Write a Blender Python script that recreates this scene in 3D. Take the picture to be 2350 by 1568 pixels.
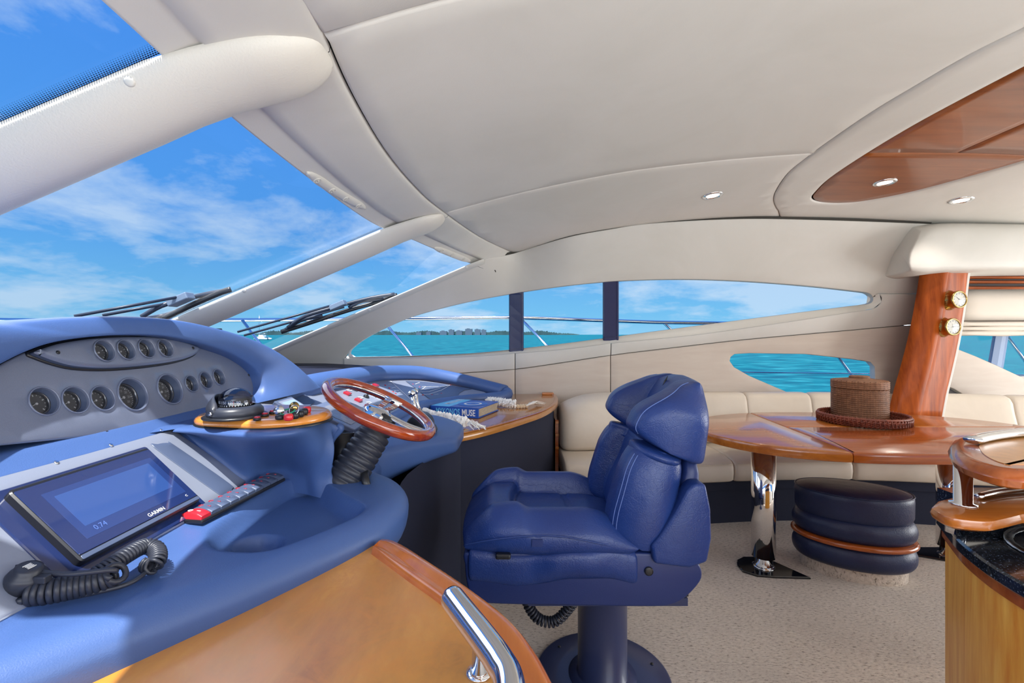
import bpy, bmesh, math, random
import numpy as np
from mathutils import Vector, Matrix
from mathutils.geometry import delaunay_2d_cdt
random.seed(7)
for o in list(bpy.data.objects): bpy.data.objects.remove(o)
sc = bpy.context.scene
COL = sc.collection
PI = math.pi
# ---------------------------------------------------------------- camera
F, CX, HY, H = 1050.0, 1175.0, 768.0, 1.39      # focal length and horizon of the 2350x1568 frame, eye height
cam = bpy.data.cameras.new('camera'); cam.sensor_width = 36; cam.lens = F/2350*36
cam.shift_y = -(784-HY)/2350; cam.clip_start = 0.01; cam.clip_end = 20000
co = bpy.data.objects.new('camera', cam); COL.objects.link(co)
co.location = (0, 0, H); co.rotation_euler = (PI/2, 0, 0); sc.camera = co
# ---------------------------------------------------------------- exposure, world, sun, daylight
sc.view_settings.view_transform = 'Standard'; sc.view_settings.look = 'None'
sc.view_settings.gamma = 1; sc.view_settings.exposure = 0.06; sc.view_settings.use_curve_mapping = False
sc.cycles.max_bounces = 10; sc.cycles.diffuse_bounces = 5; sc.cycles.glossy_bounces = 4
sc.cycles.transparent_max_bounces = 12; sc.cycles.caustics_reflective = False; sc.cycles.caustics_refractive = False
sc.cycles.sample_clamp_indirect = 6

def N(nt, kind, **kw):
    n = nt.nodes.new(kind)
    for k, v in kw.items():
        if k.startswith('i_'):
            key = k[2:].replace('_', ' ')
            n.inputs[int(key) if key.isdigit() else key].default_value = v
        else: setattr(n, k, v)
    return n
def ramp(nt, stops, interp='LINEAR'):
    r = nt.nodes.new('ShaderNodeValToRGB'); cr_ = r.color_ramp; cr_.interpolation = interp
    while len(cr_.elements) < len(stops): cr_.elements.new(0.5)
    for e, (p, c) in zip(cr_.elements, stops):
        e.position = p; e.color = c if len(c) == 4 else (*c, 1)
    return r
def s2l(r, g=None, b=None):
    if g is None: r, g, b = r
    f = lambda c: (c/255/12.92) if c/255 <= .04045 else ((c/255+.055)/1.055)**2.4
    return (f(r), f(g), f(b))
def math_n(nt, op, a, b=None, c=None):
    m = nt.nodes.new('ShaderNodeMath'); m.operation = op
    for i, v in enumerate((a, b, c)):
        if v is None: continue
        if isinstance(v, (int, float)): m.inputs[i].default_value = v
        else: nt.links.new(v, m.inputs[i])
    return m.outputs[0]

def make_world():
    w = bpy.data.worlds.new('sky'); sc.world = w; w.use_nodes = True
    nt = w.node_tree; nt.nodes.clear(); L = nt.links.new
    out = N(nt, 'ShaderNodeOutputWorld'); bg = N(nt, 'ShaderNodeBackground')
    tc = N(nt, 'ShaderNodeTexCoord'); sep = N(nt, 'ShaderNodeSeparateXYZ'); L(tc.outputs['Generated'], sep.inputs[0])
    z = sep.outputs[2]
    grad = ramp(nt, [(0, s2l(142, 204, 240)), (.04, s2l(118, 192, 238)), (.20, s2l(84, 158, 235)), (.5, s2l(72, 142, 233)), (1, s2l(66, 130, 228))])
    L(z, grad.inputs[0])
    # clouds: a sheet of noise seen in perspective, thickest low in the sky
    zz = math_n(nt, 'MAXIMUM', math_n(nt, 'ADD', z, .22), .06)
    cx = math_n(nt, 'DIVIDE', sep.outputs[0], zz); cy = math_n(nt, 'DIVIDE', sep.outputs[1], zz)
    cmb = N(nt, 'ShaderNodeCombineXYZ'); L(cx, cmb.inputs[0]); L(cy, cmb.inputs[1]); cmb.inputs[2].default_value = 3.7
    n1 = N(nt, 'ShaderNodeTexNoise', i_Scale=1.5, i_Detail=10.0, i_Roughness=.60, i_Distortion=.15); L(cmb.outputs[0], n1.inputs['Vector'])
    n2 = N(nt, 'ShaderNodeTexNoise', i_Scale=.42, i_Detail=3.0); L(cmb.outputs[0], n2.inputs['Vector'])
    d = math_n(nt, 'ADD', n1.outputs[0], math_n(nt, 'MULTIPLY', n2.outputs[0], .55))
    low = ramp(nt, [(0, (.0,)*3), (.08, (.07,)*3), (.20, (.13,)*3), (.30, (.06,)*3), (.42, (-.03,)*3), (.8, (-.07,)*3)]); L(z, low.inputs[0])
    d = math_n(nt, 'ADD', d, low.outputs[0])
    cl = ramp(nt, [(.81, (0, 0, 0)), (.88, (.30,)*3), (.98, (.66,)*3)]); L(d, cl.inputs[0])
    mx = N(nt, 'ShaderNodeMix', data_type='RGBA'); L(cl.outputs[0], mx.inputs[0]); L(grad.outputs[0], mx.inputs[6])
    mx.inputs[7].default_value = (*s2l(206, 226, 246), 1)
    L(mx.outputs[2], bg.inputs[0]); bg.inputs[1].default_value = 1.0
    L(bg.outputs[0], out.inputs[0])
make_world()

def sun_light():
    l = bpy.data.lights.new('sun', 'SUN'); l.energy = 8.5; l.angle = math.radians(.8); l.color = (1, .97, .92)
    o = bpy.data.objects.new('sun', l); COL.objects.link(o)
    s = Vector((-.03, -.40, .92)).normalized()
    o.rotation_euler = s.to_track_quat('Z', 'Y').to_euler()
sun_light()
def area(name, loc, aim, sx, sy, e, col=(1, .98, .95)):
    l = bpy.data.lights.new(name, 'AREA'); l.shape = 'RECTANGLE'; l.size = sx; l.size_y = sy; l.energy = e; l.color = col
    o = bpy.data.objects.new(name, l); COL.objects.link(o); o.location = loc
    o.rotation_euler = (Vector(loc)-Vector(aim)).to_track_quat('Z', 'Y').to_euler()
    return o
area('cockpit_door_fill', (6.3, 2.0, 1.1), (0, 2.0, 1.9), 2.8, 1.9, 140, (1, .98, .95))            # fill lamp added at the unseen aft doorway, tilted up to the ceiling
area('starboard_window_fill', (1.2, -.42, 1.45), (1.0, 2.6, 2.3), 5.0, .75, 50, (1, .985, .96))  # fill lamp added outside the unseen starboard windows, aimed up to brighten the ceiling
area('starboard_side_fill', (1.25, -.45, .85), (1.3, 3.0, .7), 1.3, 1.6, 13, (1, .985, .96))                # added lamp at a made-up side opening, brightens bar, chair and carpet     
area('windshield_daylight', (-2.1, 1.95, 2.15), (-.2, 1.95, .9), 3.2, 1.6, 24, (.97, .985, 1))  # sky through the raked screen

# ---------------------------------------------------------------- pixel rays
def at(px, py, Y): return Vector(((px-CX)*Y/F, Y, H-(py-HY)*Y/F))
def atz(px, py, z): return at(px, py, (H-z)*F/(py-HY))
def atx(px, py, X): return at(px, py, X*F/(px-CX))
def hit(px, py, f, lo=.05, hi=9, n=400):
    """first point along the ray of a pixel where f(X,Y,Z) turns from negative to positive"""
    a = lo; fa = f(at(px, py, a))
    for i in range(1, n+1):
        b = lo+(hi-lo)*i/n; fb = f(at(px, py, b))
        if fa <= 0 < fb or fa >= 0 > fb:
            for _ in range(40):
                m = (a+b)/2; fm = f(at(px, py, m))
                if (fm <= 0) == (fa <= 0): a = m
                else: b = m
            return at(px, py, (a+b)/2)
        a, fa = b, fb
    raise ValueError((px, py))
from mathutils.bvhtree import BVHTree
def bvh(o):
    M_ = Matrix.Translation(BASE.get(o.name, Vector((0, 0, 0))))
    return BVHTree.FromPolygons([M_ @ v.co for v in o.data.vertices], [tuple(p.vertices) for p in o.data.polygons])
def touch(tree, px, py, lift=0):
    """where the ray of a pixel meets a built surface, and its normal facing the eye"""
    e = Vector((0, 0, H)); d = Vector(((px-CX)/F, 1, -(py-HY)/F)).normalized(); c, n_, i, l = tree.ray_cast(e, d)
    if c is None: return None
    if n_.dot(d) > 0: n_ = -n_
    return c+n_*lift, n_
def cr(pts, n=8, closed=False):
    """Catmull-Rom through points of any dimension"""
    P = [np.array(p, float) for p in pts]; out = []; m = len(P)
    for i in range(m if closed else m-1):
        if closed: a, b, c, d = P[(i-1) % m], P[i], P[(i+1) % m], P[(i+2) % m]
        else: a, b, c, d = P[max(i-1, 0)], P[i], P[i+1], P[min(i+2, m-1)]
        for k in range(n):
            t = k/n
            out.append(.5*((2*b)+(c-a)*t+(2*a-5*b+4*c-d)*t*t+(3*b-a-3*c+d)*t**3))
    if not closed: out.append(P[-1])
    return [tuple(p) for p in out]
def resample(pts, n, closed=False):
    P = np.array([tuple(p) for p in pts], float)
    if closed: P = np.vstack([P, P[:1]])
    d = np.r_[0, np.cumsum(np.linalg.norm(np.diff(P, axis=0), axis=1))]
    t = np.linspace(0, d[-1], n+1)[:-1] if closed else np.linspace(0, d[-1], n)
    return [tuple(np.interp(ti, d, P[:, k]) for k in range(P.shape[1])) for ti in t]
def interp(x, pts):
    xs, ys = zip(*pts); return float(np.interp(x, xs, ys))
def sstep(a, b, x):
    t = min(1, max(0, (x-a)/(b-a))); return t*t*(3-2*t)

# ---------------------------------------------------------------- objects
BASE = {}
def base_of(p): return BASE.get(p.name, Vector((0, 0, 0))) if p is not None else Vector((0, 0, 0))
def tag(o, label=None, cat=None, group=None, kind=None):
    if label: o['label'] = label
    if cat: o['category'] = cat
    if group: o['group'] = group
    if kind: o['kind'] = kind
    return o
def thing(name, label, cat, loc, group=None):
    o = bpy.data.objects.new(name, None); o.empty_display_size = .05; COL.objects.link(o)
    o.location = loc; BASE[o.name] = Vector(loc)
    return tag(o, label, cat, group)
def mesh(name, verts, faces, m, parent=None, smooth=True, loc=None, label=None):
    """verts in world space; parts are stored relative to their thing's base"""
    b = base_of(parent) if parent is not None else Vector(loc or (0, 0, 0))
    me = bpy.data.meshes.new(name)
    me.from_pydata([(v[0]-b[0], v[1]-b[1], v[2]-b[2]) for v in verts], [], faces)
    me.validate(); me.update()
    if m is not None: me.materials.append(m)
    o = bpy.data.objects.new(name, me); COL.objects.link(o)
    if parent is not None: o.parent = parent
    elif loc is not None: o.location = loc
    BASE[o.name] = b
    bm = bmesh.new(); bm.from_mesh(me); bmesh.ops.recalc_face_normals(bm, faces=bm.faces); bm.to_mesh(me); bm.free()
    if smooth:
        me.polygons.foreach_set('use_smooth', [True]*len(me.polygons))
    if label: o['label'] = label
    return o
def auto(o, ang=40):
    """sharp edges past an angle"""
    me = o.data
    bm = bmesh.new(); bm.from_mesh(me)
    for e in bm.edges:
        if len(e.link_faces) == 2 and e.calc_face_angle(0) > math.radians(ang): e.smooth = False
    bm.to_mesh(me); bm.free(); return o
def bevel(o, w, seg=3, ang=35):
    b = o.modifiers.new('bevel', 'BEVEL'); b.width = w; b.segments = seg; b.limit_method = 'ANGLE'; b.angle_limit = math.radians(ang); b.harden_normals = False
    return o
def subd(o, n=1):
    s = o.modifiers.new('subd', 'SUBSURF'); s.levels = n; s.render_levels = n; return o
def solid(o, t, off=1):
    s = o.modifiers.new('solid', 'SOLIDIFY'); s.thickness = t; s.offset = off; return o
class MB:
    def __init__(s): s.v = []; s.f = []
    def add(s, V, Fc):
        n = len(s.v); s.v += [Vector(p) for p in V]; s.f += [tuple(i+n for i in f) for f in Fc]; return s
    def grid(s, rows, cu=False, cv=False, flip=False):
        r, c = len(rows), len(rows[0]); Fc = []
        for i in range(r if cv else r-1):
            for j in range(c if cu else c-1):
                a, b = (i*c+j), (i*c+(j+1) % c); d, e = (((i+1) % r)*c+j), (((i+1) % r)*c+(j+1) % c)
                Fc.append((a, b, e, d))
        return s.add([p for row in rows for p in row], Fc)
    def fan(s, ring):
        ring = [Vector(p) for p in ring]; c = sum(ring, Vector())/len(ring)
        n = len(ring); return s.add(ring+[c], [(i, (i+1) % n, n) for i in range(n)])
    def box(s, c, h, R=None):
        V = []
        for x in (-1, 1):
            for y in (-1, 1):
                for z in (-1, 1):
                    p = Vector((x*h[0], y*h[1], z*h[2])); p = R @ p if R else p; V.append(Vector(c)+p)
        return s.add(V, [(0, 1, 3, 2), (4, 6, 7, 5), (0, 4, 5, 1), (2, 3, 7, 6), (0, 2, 6, 4), (1, 5, 7, 3)])
    def tube(s, path, r, seg=12, closed=False, caps=True, rad=None, up=None):
        P = [Vector(p) for p in path]; n = len(P); rows = []; prev = None
        for i in range(n):
            if closed: t = P[(i+1) % n]-P[i-1]
            else: t = P[min(i+1, n-1)]-P[max(i-1, 0)]
            t.normalize()
            if prev is None:
                a = Vector(up) if up else (Vector((0, 0, 1)) if abs(t.z) < .9 else Vector((1, 0, 0)))
                u = t.cross(a).normalized()
            else: u = (prev-t*prev.dot(t)).normalized()
            prev = u; w = t.cross(u)
            rr = rad[i] if rad else r
            if not isinstance(rr, (tuple, list)): rr = (rr, rr)
            rows.append([P[i]+u*math.cos(2*PI*k/seg)*rr[0]+w*math.sin(2*PI*k/seg)*rr[1] for k in range(seg)])
        s.grid(rows, cu=True, cv=closed)
        if caps and not closed: s.fan(rows[0]); s.fan(rows[-1])
        return s
    def lathe(s, prof, o, axis, seg=32, caps=True, xa=None, sx=1, sy=1):
        """prof: (radius, height) along axis from point o"""
        ax = Vector(axis).normalized()
        u = Vector(xa) if xa else (Vector((0, 0, 1)) if abs(ax.z) < .9 else Vector((1, 0, 0)))
        u = (u-ax*u.dot(ax)).normalized(); w = ax.cross(u); o = Vector(o)
        rows = [[o+ax*h+u*math.cos(2*PI*k/seg)*r*sx+w*math.sin(2*PI*k/seg)*r*sy for k in range(seg)] for r, h in prof]
        s.grid(rows, cu=True)
        if caps:
            if prof[0][0] > 1e-5: s.fan(rows[0])
            if prof[-1][0] > 1e-5: s.fan(rows[-1])
        return s
    def prism(s, loop0, loop1):
        s.grid([loop0, loop1], cu=True); n = len(loop0)
        s.add(loop0, [tuple(range(n))]); s.add(loop1, [tuple(range(n))]); return s
    def loft(s, rings, caps=True):
        s.grid(rings, cu=True)
        if caps: s.fan(rings[0]); s.fan(rings[-1])
        return s
    def obj(s, name, m, parent=None, weld=True, **kw):
        o = mesh(name, s.v, s.f, m, parent, **kw)
        if weld:
            bm = bmesh.new(); bm.from_mesh(o.data); bmesh.ops.remove_doubles(bm, verts=bm.verts, dist=1e-5)
            bmesh.ops.recalc_face_normals(bm, faces=bm.faces); bm.to_mesh(o.data); bm.free()
        return o
def copy_tree(src, parent=None):
    c = src.copy(); COL.objects.link(c); BASE[c.name] = base_of(src)
    if parent is not None: c.parent = parent
    for ch in list(src.children): copy_tree(ch, c)
    return c

# ---------------------------------------------------------------- sheets cut to an outline
def inside(P, poly):
    x, y = P[:, 0], P[:, 1]; r = np.zeros(len(P), bool); Q = np.asarray(poly)
    for (x0, y0), (x1, y1) in zip(Q, np.roll(Q, -1, 0)):
        c = (y0 > y) != (y1 > y)
        with np.errstate(divide='ignore', invalid='ignore'):
            r ^= c & (x < (x1-x0)*(y-y0)/(y1-y0)+x0)
    return r
def segdist(P, poly, closed=True):
    Q = np.asarray(poly, float); d = np.full(len(P), 1e9)
    A, B = (Q, np.roll(Q, -1, 0)) if closed else (Q[:-1], Q[1:])
    for a, b in zip(A, B):
        ab = b-a; t = np.clip(((P-a)@ab)/max(ab@ab, 1e-12), 0, 1)
        d = np.minimum(d, np.linalg.norm(P-(a+t[:, None]*ab), axis=1))
    return d
def dens(poly, step):
    out = []; n = len(poly)
    for i in range(n):
        a = np.array(poly[i], float); b = np.array(poly[(i+1) % n], float); k = max(1, int(np.linalg.norm(b-a)/step+.5))
        out += [tuple(a+(b-a)*j/k) for j in range(k)]
    return out
def inset(poly, d):
    """move a closed polygon inwards by d (mitred, clamped)"""
    Q = np.asarray(poly, float); n = len(Q)
    ar = .5*np.sum(Q[:, 0]*np.roll(Q[:, 1], -1)-np.roll(Q[:, 0], -1)*Q[:, 1]); sg = 1 if ar > 0 else -1
    e = np.roll(Q, -1, 0)-Q; e /= np.maximum(np.linalg.norm(e, axis=1)[:, None], 1e-9)
    nn = np.c_[-e[:, 1], e[:, 0]]*sg; m = nn+np.roll(nn, 1, 0); L = np.linalg.norm(m, axis=1); m /= np.maximum(L, 1e-6)[:, None]
    k = np.clip(1/np.maximum((m*nn).sum(1), .35), 1, 2.2)
    return Q+m*(d*k)[:, None]
def sheet(outline, f3, step=.05, holes=(), edge=.006, drop=.006, hole_edge=None):
    """triangulated sheet over a 2-D outline; f3(u, v, drop) gives the point; edges roll over by drop"""
    loops = []; V = []; E = []; D = []
    def loop(poly, d):
        n0 = len(V); V.extend([tuple(p) for p in poly]); D.extend([d]*len(poly)); k = len(poly)
        E.extend([(n0+i, n0+(i+1) % k) for i in range(k)])
    out = dens(outline, step); loop(out, drop)
    if edge: loop(inset(out, edge*.35), drop*.3); loop(inset(out, edge), 0)
    hs = []
    for h in holes:
        h = dens(h, step*.6); hs.append(h); he = edge if hole_edge is None else hole_edge
        loop(h, drop if he else 0)
        if he: loop(inset(h, -he*.35), drop*.3); loop(inset(h, -he), 0)
    Q = np.asarray(out); lo, hi = Q.min(0), Q.max(0)
    gx, gy = np.meshgrid(np.arange(lo[0], hi[0], step), np.arange(lo[1], hi[1], step*.97)); G = np.c_[gx.ravel(), gy.ravel()]
    ok = inside(G, out) & (segdist(G, out) > max(edge*1.5, step*.4))
    for h in hs: ok &= ~inside(G, h) & (segdist(G, h) > max(edge*1.5, step*.3))
    for p in G[ok]: V.append(tuple(p)); D.append(0)
    r = delaunay_2d_cdt([Vector(p) for p in V], E, [], 0, 1e-6)
    pv, fs, orig = r[0], r[2], r[3]
    P = np.array([tuple(p) for p in pv]); T = np.array([f for f in fs]); C = P[T].mean(1)
    ok = inside(C, out)
    for h in hs: ok &= ~inside(C, h)
    dd = [max((D[i] for i in o), default=0) for o in orig]
    return [f3(p[0], p[1], d) for p, d in zip(P, dd)], [tuple(t) for t in T[ok]]
# ---------------------------------------------------------------- materials
def mat(name, col, rough=.5, metal=0, coat=0, bump=None, var=None, spec=.5, sheen=0, emit=None, alpha=None):
    """bump = (scale, strength[, distance]); var = (second colour, scale, (sx,sy,sz), lo, hi)"""
    m = bpy.data.materials.new(name); m.use_nodes = True; nt = m.node_tree; L = nt.links.new
    p = nt.nodes['Principled BSDF']
    p.inputs['Base Color'].default_value = (*col, 1); p.inputs['Roughness'].default_value = rough
    p.inputs['Metallic'].default_value = metal; p.inputs['Specular IOR Level'].default_value = spec
    p.inputs['Coat Weight'].default_value = coat; p.inputs['Coat Roughness'].default_value = .06
    p.inputs['Sheen Weight'].default_value = sheen
    if emit: p.inputs['Emission Color'].default_value = (*emit[0], 1); p.inputs['Emission Strength'].default_value = emit[1]
    tc = None
    if bump or var: tc = N(nt, 'ShaderNodeTexCoord')
    if var:
        c2, s, st, lo, hi = var
        mp = N(nt, 'ShaderNodeMapping'); mp.inputs['Scale'].default_value = st; L(tc.outputs['Object'], mp.inputs[0])
        n = N(nt, 'ShaderNodeTexNoise', i_Scale=s, i_Detail=6.0, i_Roughness=.6, i_Distortion=.6); L(mp.outputs[0], n.inputs['Vector'])
        r = ramp(nt, [(lo, (*col, 1)), (hi, (*c2, 1))]); L(n.outputs[0], r.inputs[0]); L(r.outputs[0], p.inputs['Base Color'])
    if bump:
        n = N(nt, 'ShaderNodeTexNoise', i_Scale=bump[0], i_Detail=3.0); L(tc.outputs['Object'], n.inputs['Vector'])
        b = N(nt, 'ShaderNodeBump', i_Strength=bump[1]); b.inputs['Distance'].default_value = bump[2] if len(bump) > 2 else .002
        L(n.outputs[0], b.inputs['Height']); L(b.outputs[0], p.inputs['Normal'])
    return m
def glass_mat(name, tint=(1, 1, 1), rough=.0, ior=1.25, haze=0):
    """a thin pane: see-through with a Fresnel reflection"""
    m = bpy.data.materials.new(name); m.use_nodes = True; nt = m.node_tree; nt.nodes.clear(); L = nt.links.new
    o = N(nt, 'ShaderNodeOutputMaterial'); t = N(nt, 'ShaderNodeBsdfTransparent'); t.inputs[0].default_value = (*tint, 1)
    g = N(nt, 'ShaderNodeBsdfGlossy', i_Roughness=rough); lw = N(nt, 'ShaderNodeLayerWeight'); f0 = ((ior-1)/(ior+1))**2
    fr = math_n(nt, 'ADD', f0, math_n(nt, 'MULTIPLY', math_n(nt, 'POWER', lw.outputs['Facing'], 5.0), .6))
    mx = N(nt, 'ShaderNodeMixShader'); L(fr, mx.inputs[0]); L(t.outputs[0], mx.inputs[1]); L(g.outputs[0], mx.inputs[2])
    L(mx.outputs[0], o.inputs[0]); return m
def wood_mat(name, c1, c2, axis='x', scale=2.2, rough=.25, coat=.6, stretch=14, figure=None):
    m = mat(name, c1, rough, coat=coat); nt = m.node_tree; L = nt.links.new; p = nt.nodes['Principled BSDF']
    tc = N(nt, 'ShaderNodeTexCoord'); mp = N(nt, 'ShaderNodeMapping')
    s = [stretch]*3; s['xyz'.index(axis)] = 1.0; mp.inputs['Scale'].default_value = s; L(tc.outputs['Object'], mp.inputs[0])
    n = N(nt, 'ShaderNodeTexNoise', i_Scale=scale, i_Detail=7.0, i_Roughness=.62, i_Distortion=.5); L(mp.outputs[0], n.inputs['Vector'])
    r = ramp(nt, [(.32, c1), (.5, tuple((a+b)/2 for a, b in zip(c1, c2))), (.68, c2)]); L(n.outputs[0], r.inputs[0])
    col = r.outputs[0]
    if figure:
        n2 = N(nt, 'ShaderNodeTexNoise', i_Scale=figure[0], i_Detail=8.0, i_Roughness=.7, i_Distortion=1.8); L(tc.outputs['Object'], n2.inputs['Vector'])
        r2 = ramp(nt, [(figure[2], (0, 0, 0)), (figure[3], (1, 1, 1))]); L(n2.outputs[0], r2.inputs[0])
        mx = N(nt, 'ShaderNodeMix', data_type='RGBA'); L(r2.outputs[0], mx.inputs[0]); L(col, mx.inputs[6]); mx.inputs[7].default_value = (*figure[1], 1)
        col = mx.outputs[2]
    L(col, p.inputs['Base Color'])
    b = N(nt, 'ShaderNodeBump', i_Strength=.06); b.inputs['Distance'].default_value = .001; L(n.outputs[0], b.inputs['Height']); L(b.outputs[0], p.inputs['Normal'])
    return m
CREAM = mat('cream_vinyl', s2l(212, 209, 204), .55, bump=(260, .10), var=(s2l(205, 202, 196), 1.6, (1, 1, 1), .35, .65))
CREAM_WALL = mat('blush_cream_fabric', s2l(208, 196, 184), .7, bump=(320, .12), var=(s2l(202, 188, 176), 2.5, (1, 1, 6), .35, .65))
CREAM_GRAIN = mat('cream_grained_vinyl', s2l(214, 209, 201), .5, bump=(190, .30, .003))
GAP = mat('shadow_gap', s2l(60, 57, 52), .9)
SEAT_CREAM = mat('cream_leather', s2l(222, 210, 194), .48, bump=(130, .12), var=(s2l(214, 202, 186), 3, (1, 1, 1), .35, .65))
BLUE = mat('blue_soft_vinyl', s2l(66, 94, 148), .42, bump=(420, .22), var=(s2l(70, 98, 152), 3, (1, 1, 1), .3, .7))
BLUE_ROLL = BLUE
GREY = mat('grey_satin_panel', s2l(108, 117, 140), .28, metal=.15, coat=.3, var=(s2l(116, 125, 148), 900, (1, 1, 1), .45, .62))
GREY_LIGHT = mat('pale_grey_panel', s2l(138, 145, 162), .35, metal=.2, bump=(500, .08))
GREY_DARK = mat('slate_panel', s2l(76, 88, 114), .4)
NAVY = mat('navy_trim', s2l(26, 32, 56), .6, bump=(400, .2))
NAVY_FAB = mat('navy_carpet_trim', s2l(24, 30, 54), .85, bump=(600, .5))
def leather(name, c1, c2, rough=.36):
    m = mat(name, c1, rough, spec=.4); nt = m.node_tree; L = nt.links.new; p = nt.nodes['Principled BSDF']
    tc = N(nt, 'ShaderNodeTexCoord')
    n = N(nt, 'ShaderNodeTexNoise', i_Scale=5.0, i_Detail=4.0); L(tc.outputs['Object'], n.inputs['Vector'])
    r = ramp(nt, [(.35, c1), (.65, c2)]); L(n.outputs[0], r.inputs[0]); L(r.outputs[0], p.inputs['Base Color'])
    v = N(nt, 'ShaderNodeTexVoronoi', feature='DISTANCE_TO_EDGE', i_Scale=34.0)
    nd = N(nt, 'ShaderNodeTexNoise', i_Scale=22.0, i_Detail=3.0); L(tc.outputs['Object'], nd.inputs['Vector'])
    va = N(nt, 'ShaderNodeVectorMath', operation='MULTIPLY_ADD'); L(nd.outputs['Color'], va.inputs[0]); va.inputs[1].default_value = (.05, .05, .05); L(tc.outputs['Object'], va.inputs[2]); L(va.outputs[0], v.inputs['Vector'])
    rr = ramp(nt, [(0, (0, 0, 0)), (.05, (1, 1, 1))]); L(v.outputs['Distance'], rr.inputs[0])
    n3 = N(nt, 'ShaderNodeTexNoise', i_Scale=230.0, i_Detail=2.0); L(tc.outputs['Object'], n3.inputs['Vector'])
    n4 = N(nt, 'ShaderNodeTexNoise', i_Scale=14.0, i_Detail=2.0); L(tc.outputs['Object'], n4.inputs['Vector'])
    h = math_n(nt, 'ADD', math_n(nt, 'MULTIPLY', rr.outputs[0], .10), math_n(nt, 'MULTIPLY', n3.outputs[0], .35))
    h = math_n(nt, 'ADD', h, math_n(nt, 'MULTIPLY', n4.outputs[0], 1.1))
    b = N(nt, 'ShaderNodeBump', i_Strength=.5); b.inputs['Distance'].default_value = .0045; L(h, b.inputs['Height']); L(b.outputs[0], p.inputs['Normal'])
    return m
LEATHER = leather('blue_leather', s2l(30, 52, 110), s2l(36, 60, 120), .33)
LEATHER_DARK = leather('navy_leather', s2l(30, 39, 72), s2l(34, 45, 80), .36)
SHELL = mat('blue_moulded_shell', s2l(28, 46, 100), .42, bump=(300, .15))
STITCH = mat('blue_thread', s2l(96, 118, 178), .6)
STEEL_BLUE = mat('navy_painted_steel', s2l(44, 54, 92), .38, coat=.2, bump=(200, .05))
CHROME = mat('chrome', (.82, .83, .85), .06, metal=1)
STEEL = mat('brushed_stainless', (.7, .71, .73), .22, metal=1)
GUNMETAL = mat('dark_gauge_bezel', (.12, .125, .14), .2, metal=.8)
KNUCKLE = mat('grey_cast_alloy', s2l(120, 136, 156), .5, metal=.3)
BRASS = mat('brass', (.40, .27, .10), .2, metal=1)
BLACK = mat('black_plastic', (.012, .013, .017), .35)
BLACK_GLOSS = mat('black_gloss', (.008, .009, .013), .08, coat=.5)
RUBBER = mat('black_rubber', (.026, .030, .044), .40)
DIAL = mat('black_dial', (.035, .037, .045), .4)
DIM = mat('grey_dial_print', (.32, .33, .36), .6)
DIAL_WHITE = mat('ivory_dial', s2l(196, 194, 186), .5)
WHITE = mat('white_print', (.8, .8, .8), .6)
RED = mat('red_plastic', s2l(214, 42, 52), .3, coat=.3)
REDDARK = mat('red_button', s2l(176, 28, 44), .25, coat=.4)
WHITE_GEL = mat('white_gelcoat', s2l(236, 238, 240), .25, coat=.3)
CHERRY = wood_mat('cherry_wood', s2l(164, 90, 32), s2l(194, 116, 48), 'x', 2.0, .22, .6)
CHERRY_Z = wood_mat('cherry_wood_upright', s2l(128, 54, 12), s2l(180, 88, 26), 'z', 2.6, .42, .05, 9)
CHERRY_CEIL = wood_mat('cherry_ceiling_veneer', s2l(122, 62, 20), s2l(152, 84, 34), 'x', 1.6, .34, .25, 9)
CHERRY_RED = wood_mat('red_cherry_edge', s2l(146, 68, 22), s2l(176, 90, 34), 'x', 2.4, .2, .45)
HONEY = wood_mat('honey_burl', s2l(176, 112, 34), s2l(232, 162, 62), 'y', 1.6, .35, .6, 3, figure=(14, s2l(214, 138, 44), .40, .75))
for w_ in (HONEY, CHERRY):
    p_ = w_.node_tree.nodes['Principled BSDF']; p_.inputs['Coat IOR'].default_value = 1.9 if w_ is HONEY else 1.65; p_.inputs['Coat Roughness'].default_value = .24 if w_ is HONEY else .10
LIP = wood_mat('orange_cherry_lip', s2l(192, 104, 36), s2l(210, 122, 48), 'y', 2.0, .22, .7, 8)
HONEY_PORT = wood_mat('honey_veneer', s2l(170, 108, 42), s2l(190, 128, 58), 'y', 1.6, .24, .6, 7)
BURL = wood_mat('orange_burl', s2l(214, 134, 52), s2l(228, 150, 66), 'x', 6, .22, .8, 2, figure=(55, s2l(140, 66, 26), .60, .70))
CHERRY_Z.node_tree.nodes['Principled BSDF'].inputs['Specular IOR Level'].default_value = .15
OAK_Z = wood_mat('golden_cabinet_veneer', s2l(226, 138, 40), s2l(255, 196, 90), 'z', 2.2, .36, .1, 12)
MAHOGANY = wood_mat('mahogany_rim', s2l(128, 42, 16), s2l(172, 68, 26), 'x', 9, .08, 1.0, 4)
SCREEN_OFF = mat('dark_screen_glass', s2l(30, 44, 88), .06, coat=1.0)
SCREEN_MAP = mat('dim_screen_map', s2l(46, 74, 132), .10, coat=1.0)
SCREEN_EDGE = mat('dim_screen_band', s2l(36, 56, 108), .10, coat=1.0)
GLASS = glass_mat('window_glass', (.97, .99, 1), 0, 1.16)
DOME = glass_mat('compass_dome', (.42, .46, .56), 0, 1.9)
GAUGE_GLASS = glass_mat('gauge_glass', (1, 1, 1), 0, 1.45)
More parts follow.
